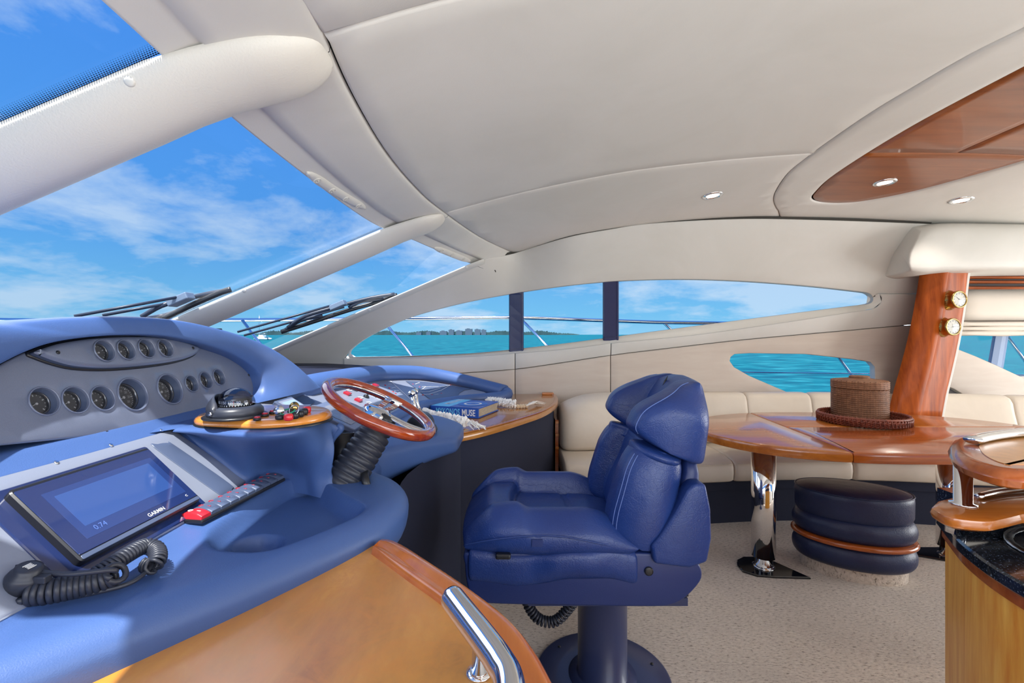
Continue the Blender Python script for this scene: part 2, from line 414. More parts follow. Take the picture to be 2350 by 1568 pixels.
def granite():
    m = mat('black_granite', (.01, .012, .016), .08, coat=.5); nt = m.node_tree; L = nt.links.new; p = nt.nodes['Principled BSDF']
    tc = N(nt, 'ShaderNodeTexCoord'); n = N(nt, 'ShaderNodeTexNoise', i_Scale=260.0, i_Detail=4.0); L(tc.outputs['Object'], n.inputs['Vector'])
    r = ramp(nt, [(.5, (.008, .01, .014)), (.62, (.03, .04, .055)), (.75, (.22, .25, .3))]); L(n.outputs[0], r.inputs[0]); L(r.outputs[0], p.inputs['Base Color']); return m
GRANITE = granite()
def carpet():
    m = mat('beige_loop_carpet', s2l(168, 152, 136), .95, sheen=.2); nt = m.node_tree; L = nt.links.new; p = nt.nodes['Principled BSDF']
    tc = N(nt, 'ShaderNodeTexCoord'); mp = N(nt, 'ShaderNodeMapping'); mp.inputs['Scale'].default_value = (1, 2.6, 1); mp.inputs['Rotation'].default_value = (0, 0, .35); L(tc.outputs['Object'], mp.inputs[0])
    n = N(nt, 'ShaderNodeTexNoise', i_Scale=48.0, i_Detail=4.0, i_Roughness=.7); L(mp.outputs[0], n.inputs['Vector'])
    n2 = N(nt, 'ShaderNodeTexNoise', i_Scale=3.0, i_Detail=2.0); L(tc.outputs['Object'], n2.inputs['Vector'])
    r = ramp(nt, [(.34, s2l(124, 110, 96)), (.44, s2l(200, 187, 173)), (.7, s2l(226, 214, 200))]); L(n.outputs[0], r.inputs[0])
    r2 = ramp(nt, [(.3, (.92,)*3), (.7, (1.04,)*3)]); L(n2.outputs[0], r2.inputs[0])
    mx = N(nt, 'ShaderNodeMix', data_type='RGBA', blend_type='MULTIPLY'); mx.inputs[0].default_value = 1; L(r.outputs[0], mx.inputs[6]); L(r2.outputs[0], mx.inputs[7]); L(mx.outputs[2], p.inputs['Base Color'])
    b = N(nt, 'ShaderNodeBump', i_Strength=.9); b.inputs['Distance'].default_value = .009; L(n.outputs[0], b.inputs['Height']); L(b.outputs[0], p.inputs['Normal'])
    return m
CARPET = carpet()
WICKER = mat('brown_rattan', s2l(146, 100, 68), .6, bump=(400, .3), var=(s2l(112, 72, 46), 30, (1, 1, 1), .35, .65))
WICKER_RED = mat('reddish_rattan', s2l(138, 70, 48), .5, bump=(400, .3), var=(s2l(104, 50, 34), 40, (1, 1, 1), .35, .65))
SHELLWHITE = mat('white_shell', s2l(250, 249, 246), .5)
TASSEL = mat('white_cotton', s2l(248, 245, 238), .9)
BEAD = mat('pale_wood_bead', s2l(226, 204, 172), .5)
def sea_mat():
    m = mat('turquoise_sea', s2l(24, 138, 164), .5, spec=.12); nt = m.node_tree; L = nt.links.new; p = nt.nodes['Principled BSDF']
    tc = N(nt, 'ShaderNodeTexCoord')
    mp = N(nt, 'ShaderNodeMapping'); mp.inputs['Scale'].default_value = (.5, 1, 1); L(tc.outputs['Object'], mp.inputs[0])
    n = N(nt, 'ShaderNodeTexNoise', i_Scale=.75, i_Detail=6.0, i_Roughness=.6); L(mp.outputs[0], n.inputs['Vector'])
    n2 = N(nt, 'ShaderNodeTexNoise', i_Scale=.012, i_Detail=3.0); L(tc.outputs['Object'], n2.inputs['Vector'])
    r = ramp(nt, [(.36, s2l(0, 74, 90)), (.52, s2l(6, 102, 112)), (.68, s2l(46, 134, 140))]); L(n.outputs[0], r.inputs[0])
    r2 = ramp(nt, [(.35, (.85, .9, .95)), (.65, (1.08, 1.06, 1.02))]); L(n2.outputs[0], r2.inputs[0])
    mx = N(nt, 'ShaderNodeMix', data_type='RGBA', blend_type='MULTIPLY'); mx.inputs[0].default_value = 1; L(r.outputs[0], mx.inputs[6]); L(r2.outputs[0], mx.inputs[7]); L(mx.outputs[2], p.inputs['Base Color'])
    b = N(nt, 'ShaderNodeBump', i_Strength=.5); b.inputs['Distance'].default_value = .12; L(n.outputs[0], b.inputs['Height']); L(b.outputs[0], p.inputs['Normal'])
    return m
SEA = sea_mat()
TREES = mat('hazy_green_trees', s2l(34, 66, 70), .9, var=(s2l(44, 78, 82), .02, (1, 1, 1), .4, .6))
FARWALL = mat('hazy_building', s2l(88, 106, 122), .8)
LAMP = mat('lamp_glow', (1, 1, 1), .4, emit=((1, .97, .9), 3))
WIPER = mat('dark_blue_grey_metal', s2l(38, 48, 66), .4)
RAIL = mat('polished_rail', (.75, .78, .82), .12, metal=1)
POST = mat('dark_blue_mullion', s2l(38, 50, 92), .35, coat=.2)
POST_GREY = mat('blue_grey_mullion', s2l(112, 134, 170), .4)
BOOK_BLUE = mat('book_blue', s2l(34, 84, 176), .4, coat=.2)
BOOK_SKY = mat('book_sky_blue', s2l(110, 200, 240), .45)
BOOK_MID = mat('book_mid_blue', s2l(52, 116, 200), .45)
PAPER = mat('page_edges', s2l(200, 186, 164), .8, var=(s2l(150, 136, 116), 60, (1, 1, 20), .4, .6))
BLIND = mat('ivory_blind_fabric', s2l(214, 204, 192), .8, bump=(300, .15))
# ================================================================ SETTING
# ---- outside: sea, shore, boat, deck, rails
mb = MB(); R = 9000
ring = [(R*math.cos(a*PI/24), R*math.sin(a*PI/24), -1.5) for a in range(48)]
mb.fan(ring); tag(mb.obj('sea', SEA, smooth=False), kind='structure')
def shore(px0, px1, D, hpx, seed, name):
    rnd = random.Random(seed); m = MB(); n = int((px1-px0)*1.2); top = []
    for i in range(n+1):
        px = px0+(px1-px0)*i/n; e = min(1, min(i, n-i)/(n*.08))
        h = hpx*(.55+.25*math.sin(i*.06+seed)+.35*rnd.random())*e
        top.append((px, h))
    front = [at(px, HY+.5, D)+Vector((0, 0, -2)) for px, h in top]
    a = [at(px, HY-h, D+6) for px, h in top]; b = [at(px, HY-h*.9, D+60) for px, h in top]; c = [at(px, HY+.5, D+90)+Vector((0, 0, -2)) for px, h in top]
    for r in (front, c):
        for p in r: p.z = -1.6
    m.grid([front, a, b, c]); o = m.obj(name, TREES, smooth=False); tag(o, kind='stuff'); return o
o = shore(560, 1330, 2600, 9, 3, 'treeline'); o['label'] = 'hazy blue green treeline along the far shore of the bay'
rnd = random.Random(5)
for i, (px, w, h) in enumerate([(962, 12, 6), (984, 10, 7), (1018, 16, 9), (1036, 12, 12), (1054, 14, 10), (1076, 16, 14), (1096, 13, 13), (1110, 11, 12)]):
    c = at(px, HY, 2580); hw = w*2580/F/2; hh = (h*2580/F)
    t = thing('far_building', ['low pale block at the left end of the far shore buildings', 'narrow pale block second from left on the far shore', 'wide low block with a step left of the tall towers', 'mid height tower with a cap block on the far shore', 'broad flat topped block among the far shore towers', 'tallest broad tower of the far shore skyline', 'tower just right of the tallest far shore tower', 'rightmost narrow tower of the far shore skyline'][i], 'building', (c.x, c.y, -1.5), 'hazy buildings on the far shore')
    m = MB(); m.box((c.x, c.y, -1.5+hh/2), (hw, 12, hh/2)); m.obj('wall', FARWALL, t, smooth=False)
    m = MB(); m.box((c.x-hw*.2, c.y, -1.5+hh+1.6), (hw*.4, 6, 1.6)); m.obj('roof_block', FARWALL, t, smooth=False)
def catamaran():
    D = 240; c = at(604, 772, D); k = D/F; t = thing('catamaran', 'small white catamaran with a bare mast anchored off the far shore', 'boat', (c.x, c.y, -1.5))
    z0 = -1.5
    for s in (-1, 1):
        m = MB(); y = c.y+s*2.2
        m.loft([[Vector((c.x+x*k, y+w*math.cos(a), z0+h*(.5+.5*math.sin(a)))) for a in np.linspace(0, 2*PI, 9)[:-1]] for x, w, h in ((-16, .1, 1.2), (-10, .7, 1.3), (8, .8, 1.2), (14, .5, 1.0))])
        m.obj('hull', WHITE_GEL, t)
    m = MB(); m.box((c.x-1*k, c.y, z0+1.5), (9*k, 2.4, .3)); m.box((c.x-2*k, c.y, z0+2.2), (5*k, 1.6, .5)); m.obj('cabin', WHITE_GEL, t, smooth=False)
    m = MB(); m.tube([(c.x-9*k, c.y, z0+1), (c.x-9*k, c.y, z0+13)], .09, 6); m.tube([(c.x-9*k, c.y, z0+3.2), (c.x+9*k, c.y, z0+3.4)], .1, 6); m.obj('mast', STEEL, t)
    m = MB(); m.tube([(c.x-9*k, c.y, z0+12.5), (c.x-16*k, c.y, z0+1.2)], .03, 4); m.tube([(c.x-9*k, c.y, z0+12.5), (c.x+12*k, c.y, z0+1.2)], .03, 4); m.obj('stay', STEEL, t)
catamaran()
# deck of the boat itself
RAILP = cr([(-10.2, 2.0, 1.80), (-8.4, 3.1, 1.72), (-6.4, 3.95, 1.60), (-4.8, 4.36, 1.527), (-3.0, 4.78, 1.54), (-1.2, 5.0, 1.563), (0, 5.05, 1.575), (1.0, 5.05, 1.545), (1.8, 5.02, 1.52), (3.5, 4.95, 1.50), (6.5, 4.9, 1.48)], 6)
m = MB()
edge = [p for p in RAILP]
rows = []
for x, y, z in edge:
    zz = interp(x, [(-10.2, 1.0), (-2.5, .95), (-1.2, .55), (6.5, .4)])
    yi = 1.95 if x < -3.0 else interp(x, [(-3.0, 1.95), (-2.0, 3.9), (0, 4.28), (6.5, 4.3)])
    rows.append([(x, min(yi, y-.05), zz), (x, y-.02, zz), (x, y+.06, zz-.05), (x, y-.25, -1.55)])
m.grid(rows)
m.grid([[(x, 3.9-min(yi if 0 else y, y), zz) for (x, y, zz) in r] for r in rows])
tag(m.obj('deck', WHITE_GEL, smooth=False), kind='structure')
def bow_rail(side):
    f = (lambda p: Vector(p)) if side > 0 else (lambda p: Vector((p[0], 3.9-p[1], p[2])))
    t = thing('bow_rail', 'polished steel guard rail running past the port windows' if side > 0 else 'polished steel guard rail along the starboard bow', 'railing', f((-1.2, 5.0, .6)))
    m = MB(); m.tube([f(p) for p in RAILP], .021, 10); m.obj('top_rail', RAIL, t)
    m = MB(); m.tube([f((x, y, z-.53)) for x, y, z in RAILP], .008, 6); m.obj('lower_wire', RAIL, t)
    for a, b, Y in (((556, 735), (605, 800), 4.72), ((878, 735), (965, 840), 4.98), ((1198, 735), (1290, 830), 5.04), ((1520, 738), (1600, 815), 5.03), ((1868, 742), (1962, 872), 4.97), ((2290, 742), (2375, 860), 4.92)):
        m = MB(); p, q = at(*a, Y), at(*b, Y); q = p+(q-p)*((p.z-.52)/max(.05, p.z-q.z) if p.z > q.z else 1)
        m.tube([f(p), f(q)], .016, 8); m.obj('stanchion', RAIL, t)
bow_rail(1); bow_rail(-1)

# ---- roof shape
PROF = cr([(-1.4, 1.80), (-.8, 1.99), (-.42, 2.11), (0, 2.22), (.8, 2.36), (1.7, 2.44), (2.6, 2.45), (3.5, 2.41), (6.5, 2.25)], 10)
def roofz(X, Y): return interp(X, PROF)-.10*((Y-1.97)/1.75)**2
def onroof(px, py, off=0): return hit(px, py, lambda p: p.z-roofz(p.x, p.y)-off)
XTOP = cr([(-.3, -.55), (.3, -.67), (.55, -.725), (.83, -.748), (1.25, -.785), (1.72, -.793), (2.2, -.785), (2.58, -.75), (2.94, -.64), (3.6, -.33), (4.0, -.06)], 8)
def xtop(Y): return interp(Y, XTOP)
def ztop(Y): return interp(Y, [(-.3, 1.92), (.3, 1.97), (.7, 2.0), (2.94, 2.0), (3.6, 1.95), (4.0, 1.90)])
SLOPE = .43
def glass(X, Y): return Vector((X, Y, ztop(Y)-SLOPE*(xtop(Y)-X)))
ZB = 1.14
def xbase(Y): return xtop(Y)-(ztop(Y)-ZB)/SLOPE

# ---- side wall shape (port): lean inwards towards the roof and towards the windshield edge
def wallY(X, Z):
    y = 4.05-(.33-.23*(1-sstep(-.1, .55, X)))*max(0, (Z-1.2)/1.1)**1.4
    ze = 1.95+.44*(X+.33)
    t = min(1, max(0, 1+(Z-ze)/.42))
    return y-.36*t**1.8*(1-sstep(-.33, .12, X))-(.10*max(0, -1.2-X) if X < -1.2 else 0)*(1-t)
def onwall(px, py, off=0): return hit(px, py, lambda p: p.y-wallY(p.x, p.z)-off, .5, 7)

seamS = [onroof(*p) for p in cr([(690, -60), (712, 0), (745, 82), (800, 208), (880, 345), (960, 440), (1020, 490), (1100, 545), (1178, 582)], 5)]
EDGE_PX = cr([(1178, 582), (1300, 545), (1400, 526), (1500, 512), (1700, 502), (1900, 505), (2120, 513)], 6)
ceilE = [onroof(*p) for p in EDGE_PX]
print('seam', [tuple(round(c, 2) for c in p) for p in seamS[::8]]); print('edge', [tuple(round(c, 2) for c in p) for p in ceilE[::6]])
seam2 = [onroof(*p) for p in cr([(1020, 490), (1150, 455), (1280, 425), (1440, 395), (1600, 375), (1740, 362), (1870, 353)], 5)]
ovalA = [onroof(*p) for p in cr([(2350, 66), (2230, 125), (2100, 200), (2000, 260), (1900, 328), (1850, 365), (1810, 398), (1782, 438), (1776, 462), (1784, 482)], 5)]
p2 = lambda L: [(p.x, p.y) for p in L]
def ceil_panel(name, poly, m=CREAM, off=0, step=.09, edge=.012, drop=.014, holes=(), parent=None):
    V, T = sheet(poly, lambda u, v, d: (u, v, roofz(u, v)+off+d), step, holes, edge, drop)
    return mesh(name, V, T, m, parent)
CEIL = tag(bpy.data.objects.new('ceiling', None), kind='structure'); COL.objects.link(CEIL)
# backing above the panels (the roof itself)
m = MB(); m.grid([[(x, y, roofz(x, y)+.03+.09*(1-sstep(.25, .70, x-xtop(y)))) for y in np.linspace(-.4, 4.3, 40)] for x in np.linspace(-.95, 6.4, 60) if 1])
mm = m.obj('roof_backing', GAP, CEIL)
# cut the backing along the windshield edge: rebuild as ruled rows from the edge aft
me = mm.data; bm = bmesh.new(); bm.from_mesh(me)
bmesh.ops.delete(bm, geom=[f for f in bm.faces if f.calc_center_median().x < xtop(f.calc_center_median().y)+.10], context='FACES'); bm.to_mesh(me); bm.free()
S2 = p2(seamS); ys1 = S2[2][1]
iS = min(range(len(S2)), key=lambda i: abs(S2[i][1]-onroof(1020, 490).y))
y1 = onroof(745, 82).y; xOv = p2(ovalA)[0][0]
S_front = [q for q in S2 if q[1] > y1]
iS2 = min(range(len(S_front)), key=lambda i: abs(S_front[i][1]-seam2[0].y))
# centre panel
poly = [(S_front[0][0], y1)]+S_front[:iS2+1]+p2(seam2)[1:]
ov_up = [q for q in p2(ovalA) if q[1] < seam2[-1].y-.01][::-1]
poly += ov_up+[(xOv, y1)]
ceil_panel('ceiling_panel', poly, parent=CEIL)
# starboard panel
poly = [(S_front[0][0]-.0, -.35), (S_front[0][0], y1), (xOv, y1), (xOv, -.35)]
ceil_panel('ceiling_panel', poly, parent=CEIL)
# port outer panel
ov_dn = [q for q in p2(ovalA) if q[1] > seam2[-1].y+.01]
edgeL = [(x, y+.04) for x, y in p2(ceilE)]
iE = min(range(len(EDGE_PX)), key=lambda i: abs(EDGE_PX[i][0]-1815))
OV_END = ov_dn[-1]
poly = [p2(seam2)[0]]+S_front[iS2+1:]+edgeL[1:iE+1]+[(OV_END[0]+.02, OV_END[1]+.02)]+ov_dn[::-1][1:]+p2(seam2)[::-1][:-1]
ceil_panel('ceiling_panel', poly, parent=CEIL)
# aft soffit with the veneer insert
wood_px = cr([(1862, 455), (1868, 444), (1905, 408), (1990, 351), (2100, 285), (2220, 220), (2350, 152), (2440, 105)], 5)
woodU = [onroof(*p, .0) for p in wood_px]
wood_lo = cr([(1862, 455), (1868, 461), (1890, 466), (1930, 467), (1985, 462), (2080, 444), (2200, 413), (2350, 370), (2450, 338)], 5)
woodL = [onroof(*p, .0) for p in wood_lo]
hole = p2(woodU)+p2(woodL)[::-1][:-1]
poly = [(xOv, -.35)]+p2(ovalA)[:-1]+[(OV_END[0]+.02, OV_END[1]+.02)]+edgeL[iE:]+[(6.3, edgeL[-1][1]), (6.3, -.35)]
ceil_panel('ceiling_soffit', poly, off=-.006, edge=.012, drop=.012, holes=[hole], parent=CEIL)
# veneer boards in the insert
def clip(poly, axis, val, keep):
    out = []
    for i in range(len(poly)):
        a, b = poly[i], poly[(i+1) % len(poly)]; ia, ib = (a[axis]-val)*keep > 0, (b[axis]-val)*keep > 0
        if ia: out.append(a)
        if ia != ib:
            t = (val-a[axis])/(b[axis]-a[axis]); out.append(tuple(a[k]+(b[k]-a[k])*t for k in (0, 1)))
    return out
ySm = onroof(1990, 352).y; xSm = onroof(2250, 328).x
hole_in = [tuple(q) for q in inset(hole, .006)]
b1 = clip(hole_in, 1, ySm, 1); b2 = clip(hole_in, 1, ySm, -1); b3 = clip(b2, 0, xSm, 1); b2 = clip(b2, 0, xSm, -1)
for b in (b1, b2, b3):
    b = [tuple(q) for q in inset(dens(b, .05), .0035)]
    ceil_panel('veneer_board', b, CHERRY_CEIL, off=.0, edge=.004, drop=.012, step=.07, parent=CEIL)
# header over the windshield: bevelled face then a swelling panel up to the seam
def xseam(Y): return interp(Y, [(-.35, S2[0][0]-.0)]+[(q[1], q[0]) for q in S2])
def header(y0, y1_, name='header_panel'):
    m = MB(); rows = []
    for y in np.linspace(y0, y1_, max(8, int((y1_-y0)/.05))):
        a, b = xtop(y), xseam(y)-.004; row = []
        for s, dz in ((.3, .06), (0, .05), (0, .012), (0, 0), (.02, .0), (.23, .010), (.25, .0095), (.28, .001), (.4, .0), (.6, -.002), (.8, -.004), (.93, 0), (.975, .001), (.993, .006), (1, .016)):
            x = a+(b-a)*s; z = ztop(y)+(roofz(b, y)-ztop(y))*s
            row.append((x, y, z+dz))
        rows.append(row)
    m.grid(rows); return m.obj(name, CREAM, CEIL)
HD1 = header(-.3, 1.12); HD2 = header(1.124, 2.76); HD3 = header(2.764, 3.97)
# air outlets set in the header bevel
def outlet_strip(hd, pxs, n, label):
    tree = bvh(hd); P = [touch(tree, *p) for p in cr(pxs, 6)]; P = [p for p in P if p]; t = thing('air_outlet_strip', label, 'vent', tuple(P[len(P)//2][0])); m = MB(); K = len(P)-1; rows = []
    for k, (c, nn) in enumerate(P):
        tg = (P[min(k+1, K)][0]-P[max(k-1, 0)][0]).normalized(); w = nn.cross(tg).normalized(); h = .023*min(1, (5*k/K)**.5 if k else .12, (5*(K-k)/K)**.5 if k < K else .12)
        rows.append([c+w*h+nn*.0, c+w*h*.9+nn*.004, c+w*h*.3+nn*.008, c-w*h*.3+nn*.008, c-w*h*.9+nn*.004, c-w*h])
    m.grid(rows); m.fan(rows[0]); m.fan(rows[-1]); m.obj('base_plate', CREAM, t)
    for k in range(n):
        f = (k+.8)/(n+.6)*K; i = min(int(f), K-1); c = P[i][0].lerp(P[i+1][0], f-i); ax = P[i][1]; c = c+ax*.008; a_ = ax.orthogonal().normalized(); b_2 = ax.cross(a_)
        m = MB(); m.lathe([(.0150, -.003), (.0155, .002), (.0135, .0035), (.012, .001), (.003, -.001)], c, ax, 20); o = m.obj('nozzle', CREAM, t)
        m = MB()
        for a in range(3):
            d = a_*math.cos(a*PI/3)+b_2*math.sin(a*PI/3); m.tube([c-d*.012+ax*.0015, c+d*.012+ax*.0015], .0014, 6)
        m.obj('fin', CREAM, o)
outlet_strip(HD2, [(704, 394), (752, 428), (800, 457), (838, 478)], 4, 'cream strip of round air nozzles above the centre windshield pane')
outlet_strip(HD3, [(996, 568), (1022, 578), (1052, 590), (1080, 600)], 3, 'cream strip of air nozzles above the small port windshield pane')

# ---- windshield panes, mullions and frit
def pane(name, ya, yb):
    m = MB(); rows = []
    for s in np.linspace(0, 1, 14):
        rows.append([glass(xtop(y)+.01+(xbase(y)-xtop(y)-.01)*s, y)+Vector((0, 0, .012)) for y in np.linspace(ya, yb, 18)])
    m.grid(rows); return tag(m.obj(name, GLASS), kind='structure')
pane('window_1', -.2, 1.13); pane('window_2', 1.13, 2.74); pane('window_3', 2.74, 3.64)
def frit_mat():
    m = bpy.data.materials.new('dotted_frit'); m.use_nodes = True; nt = m.node_tree; nt.nodes.clear(); L = nt.links.new
    o = N(nt, 'ShaderNodeOutputMaterial'); t = N(nt, 'ShaderNodeBsdfTransparent'); d = N(nt, 'ShaderNodeBsdfDiffuse'); d.inputs[0].default_value = (.012, .016, .03, 1)
    uv = N(nt, 'ShaderNodeUVMap', uv_map='uv'); sp = N(nt, 'ShaderNodeSeparateXYZ'); L(uv.outputs[0], sp.inputs[0])
    row = math_n(nt, 'FLOOR', sp.outputs[1]); u = math_n(nt, 'ADD', sp.outputs[0], math_n(nt, 'MULTIPLY', row, .5))
    fx = math_n(nt, 'SUBTRACT', math_n(nt, 'FRACT', u), .5); fy = math_n(nt, 'SUBTRACT', math_n(nt, 'FRACT', sp.outputs[1]), .5)
    r2 = math_n(nt, 'ADD', math_n(nt, 'MULTIPLY', fx, fx), math_n(nt, 'MULTIPLY', fy, fy))
    rad = math_n(nt, 'SUBTRACT', .46, math_n(nt, 'MULTIPLY', sp.outputs[1], .052))
    k = math_n(nt, 'LESS_THAN', r2, math_n(nt, 'MULTIPLY', rad, rad))
    mx = N(nt, 'ShaderNodeMixShader'); L(k, mx.inputs[0]); L(t.outputs[0], mx.inputs[1]); L(d.outputs[0], mx.inputs[2]); L(mx.outputs[0], o.inputs[0]); return m
FRIT = frit_mat()
def frit(ya, dy, w, rows_n=7, x0=0.02, L=1.95, parent=None):
    """black ceramic dots printed along a pane's edge"""
    pitch = w/rows_n; m = MB(); rows = []; n = 30
    for i in range(n+1):
        x = xtop(ya)-x0-L*i/n
        rows.append([glass(x, ya+dy*w*j)+Vector((0, 0, .006)) for j in (0, 1)])
    m.grid(rows); o = m.obj('frit_band', FRIT, parent, weld=False)
    uvl = o.data.uv_layers.new(name='uv'); me = o.data
    for lp in me.loops:
        i, j = divmod(lp.vertex_index, 2); uvl.data[lp.index].uv = (L*1.09*i/n/pitch/1.1, rows_n*j)
    return o
def beam(name, yc, w, h, xend, yend=None, down=.0):
    """rounded mullion hung under the glass, running up over the header to a rounded nose"""
    m = MB(); rings = []; xs = list(np.linspace(xbase(yc)-.05, xend-.16, 24))+[xend-.16+.16*math.sin(a) for a in np.linspace(.15, PI/2, 9)]
    for x in xs:
        k = 1 if x < xend-.16 else math.sqrt(max(.0004, 1-((x-(xend-.16))/.16)**2))
        zc = glass(x, yc).z if x < xtop(yc) else ztop(yc)+(roofz(xseam(yc), yc)-ztop(yc))*((x-xtop(yc))/(xseam(yc)-xtop(yc)))
        y = yc+(0 if yend is None else (yend-yc)*sstep(xbase(yc), xend, x))
        hh = h*(1-.28*sstep(xtop(yc)-.1, xtop(yc)+.18, x))*k
        ring = []
        for a in np.linspace(0, 2*PI, 33)[:-1]:
            c, s = math.cos(a), math.sin(a)
            ex = 1.12-.30*sstep(xtop(yc), xend, x) if s < 0 else .72
            ring.append((x, y+w/2*(.25+.75*k)*math.copysign(abs(c)**ex, c), zc-down+(.005 if s > 0 else hh)*math.copysign(abs(s)**ex, s)))
        rings.append(ring)
    m.loft(rings); return m.obj(name, CREAM_GRAIN)
trimA = tag(beam('trim_1', 1.115, .235, .085, xseam(1.115)-.01), kind='structure')
trimB = tag(beam('trim_2', 2.735, .27, .085, xseam(2.735)-.02), kind='structure')
frit(1.00, -1, .036, 7, -.012, 1.95, trimA); frit(2.632, -1, .026, 4, -.012, 1.95, trimB)
def cap_screw(px, py, parent, r=.011):
    h = touch(bvh(parent), px, py)
    if h is None: return
    m = MB(); m.lathe([(r, -.004), (r, .001), (r*.8, .0035), (r*.4, .0045), (0, .005)], h[0], h[1], 16); m.obj('screw_cap', CREAM, parent)
cap_screw(297, 187, trimA); cap_screw(847, 537, trimB); cap_screw(560, 668, trimB)
# port windshield edge trim (A pillar)
m = MB(); rings = []
for x in np.linspace(xbase(3.62)-.25, xtop(3.62)+.10, 26):
    c = glass(x, 3.62) if x < xtop(3.62) else glass(xtop(3.62), 3.62)+Vector((x-xtop(3.62), 0, (x-xtop(3.62))*.36))
    rings.append([c+Vector((0, .060*math.copysign(abs(math.cos(a))**1.1, math.cos(a)), (.030 if math.sin(a) < 0 else .006)*math.sin(a)-.004)) for a in np.linspace(0, 2*PI, 19)[:-1]])
m.loft(rings); trimC = tag(m.obj('trim_3', CREAM), kind='structure')
m = MB(); rings = []
for x in np.linspace(xbase(.37)-.25, xtop(.37)+.1, 20):
    c = glass(min(x, xtop(.37)), .37)+Vector((max(0, x-xtop(.37)), 0, 0)); rings.append([c+Vector((0, .06*math.cos(a), .03*math.sin(a)-.012)) for a in np.linspace(0, 2*PI, 17)[:-1]])
m.loft(rings); tag(m.obj('trim_7', CREAM), kind='structure')
for px, py in ((848, 712), (1071, 614)): cap_screw(px, py, trimC)

# ---- port wall
WALL = tag(bpy.data.objects.new('wall_port', None), kind='structure'); COL.objects.link(WALL)
q2 = lambda L: [(p.x, p.z) for p in L]
def wpx(pts, n=0): return q2([onwall(*p) for p in (cr(pts, n) if n else pts)])
def wall_panel(name, poly, m, off=0, step=.08, holes=(), edge=.006, drop=.007, hole_edge=None):
    V, T = sheet(poly, lambda u, v, d: (u, wallY(u, v)+off+d, v), step, holes, edge, drop, hole_edge)
    return mesh(name, V, T, m, WALL)
win_top = wpx([(800, 812), (806, 800), (840, 775), (900, 745), (960, 722), (1060, 696), (1170, 675), (1300, 656), (1420, 645), (1560, 641), (1700, 645), (1850, 656), (1970, 669), (1996, 674), (2005, 684)], 5)
win_bot = wpx([(800, 812), (799, 818), (815, 820), (950, 817), (1070, 812), (1170, 803), (1300, 788), (1420, 772), (1600, 748), (1800, 722), (1950, 703), (1992, 698), (2003, 692), (2005, 684)], 5)
glass_edge = q2([Vector((x, 0, 1.95+.44*(x+.33))) for x in np.linspace(-1.98, -.25, 12)])
ce = q2(ceilE)
CEW = [onwall(*p) for p in EDGE_PX]
print('edge gap', [(round(a.y, 3), round(b.y, 3)) for a, b in zip(ceilE[::4], CEW[::4])])
ceX = [(-.25, 1.985)]+[(p.x, p.z) for p in CEW]
rt = wpx([(2140, 514), (2140, 675)]); mid = wpx([(2012, 675)])
seamF = wpx([(790, 822), (789, 868)])
U = glass_edge[:-1]+ceX+[rt[0], rt[1], mid[0]]+win_top[::-1][1:-1]+[seamF[0], (seamF[1][0], 1.0), (-1.98, 1.0)]
wall_panel('upper_panel', U, CREAM)
Lpx = cr([(789, 872), (900, 868), (1000, 860), (1060, 856), (1182, 847), (1290, 832), (1402, 815), (1550, 797), (1700, 780), (1900, 762), (2140, 741)], 5)
Lw = wpx(Lpx); s1 = onwall(1182, 820).x; s2 = onwall(1402, 790).x
sill_px = cr([(790, 824), (815, 823), (950, 822), (1070, 819), (1170, 812), (1300, 801), (1402, 788), (1600, 768), (1800, 740), (1950, 717), (2000, 709), (2018, 697), (2022, 684), (2016, 675)], 5)
sill = wpx(sill_px)
ledge = sill+[rt[1]]+Lw[::-1]
m = MB(); a_ = resample(sill, 60); b_w = resample([win_top[0]]+win_bot[1:-1]+[win_top[-1]]+win_top[-4:-1][::-1], 60)
m.grid([[(x, wallY(x, z)-.012, z) for x, z in a_], [(x, wallY(x, z)-.006, z+.002) for x, z in a_], [(x, wallY(x, z)+.05, z) for x, z in b_w]]); m.obj('window_sill', mat('white_sill', s2l(236, 233, 226), .4), WALL)
g = .0025
for a, b in ((-9, s1), (s1, s2), (s2, 9)):
    poly = clip(clip(ledge, 0, a+g, 1), 0, b-g, -1); wall_panel('ledge_panel', poly, CREAM, off=-.012)
low_hole = wpx([(1675, 829), (1677, 820), (1686, 813), (1720, 811), (1850, 813), (1960, 825), (1998, 831), (2008, 842), (2010, 935), (1890, 935), (1845, 917), (1790, 893), (1720, 863), (1685, 843)])
lower = [(x, z-.004) for x, z in Lw]+[(rt[1][0], .3), (Lw[0][0], .3)]
for a, b in ((-9, s1), (s1, s2), (s2, 9)):
    poly = clip(clip(lower, 0, a+g, 1), 0, b-g, -1); wall_panel('lower_panel', poly, CREAM_WALL, holes=[low_hole] if b == 9 else (), edge=.005)
m = MB(); m.grid([[(x, wallY(x, z)+.012, z) for x in np.linspace(-2.0, 3.6, 30)] for z in (.0, .5, .8)]); m.obj('wall_backing', GAP, WALL)
m = MB(); m.grid([[(p.x, p.y+.02, p.z-.03) for p in CEW], [(p.x, p.y+.05, p.z+.02) for p in CEW], [(p.x, 4.4, roofz(p.x, 3.9)+.02) for p in CEW], [(p.x, 4.4, 2.6) for p in CEW]]); m.obj('roof_side_seal', GAP, WALL)  # closing strip added to keep sky light out of the ceiling joint
outer = [(-1.95, .8), (3.45, .8), (rt[0][0], rt[0][1]+.02)]+[(x, z+.02) for x, z in ceX[::-1]]+glass_edge[::-1]
V, T = sheet([(x, z) for x, z in outer], lambda u, v, d: (u, wallY(u, v)+.014, v), .1, [inset(win_top+sill[::-1][2:-1], -.004).tolist(), inset(low_hole, -.006).tolist()], edge=0)
mesh('wall_backing', V, T, GAP, WALL)
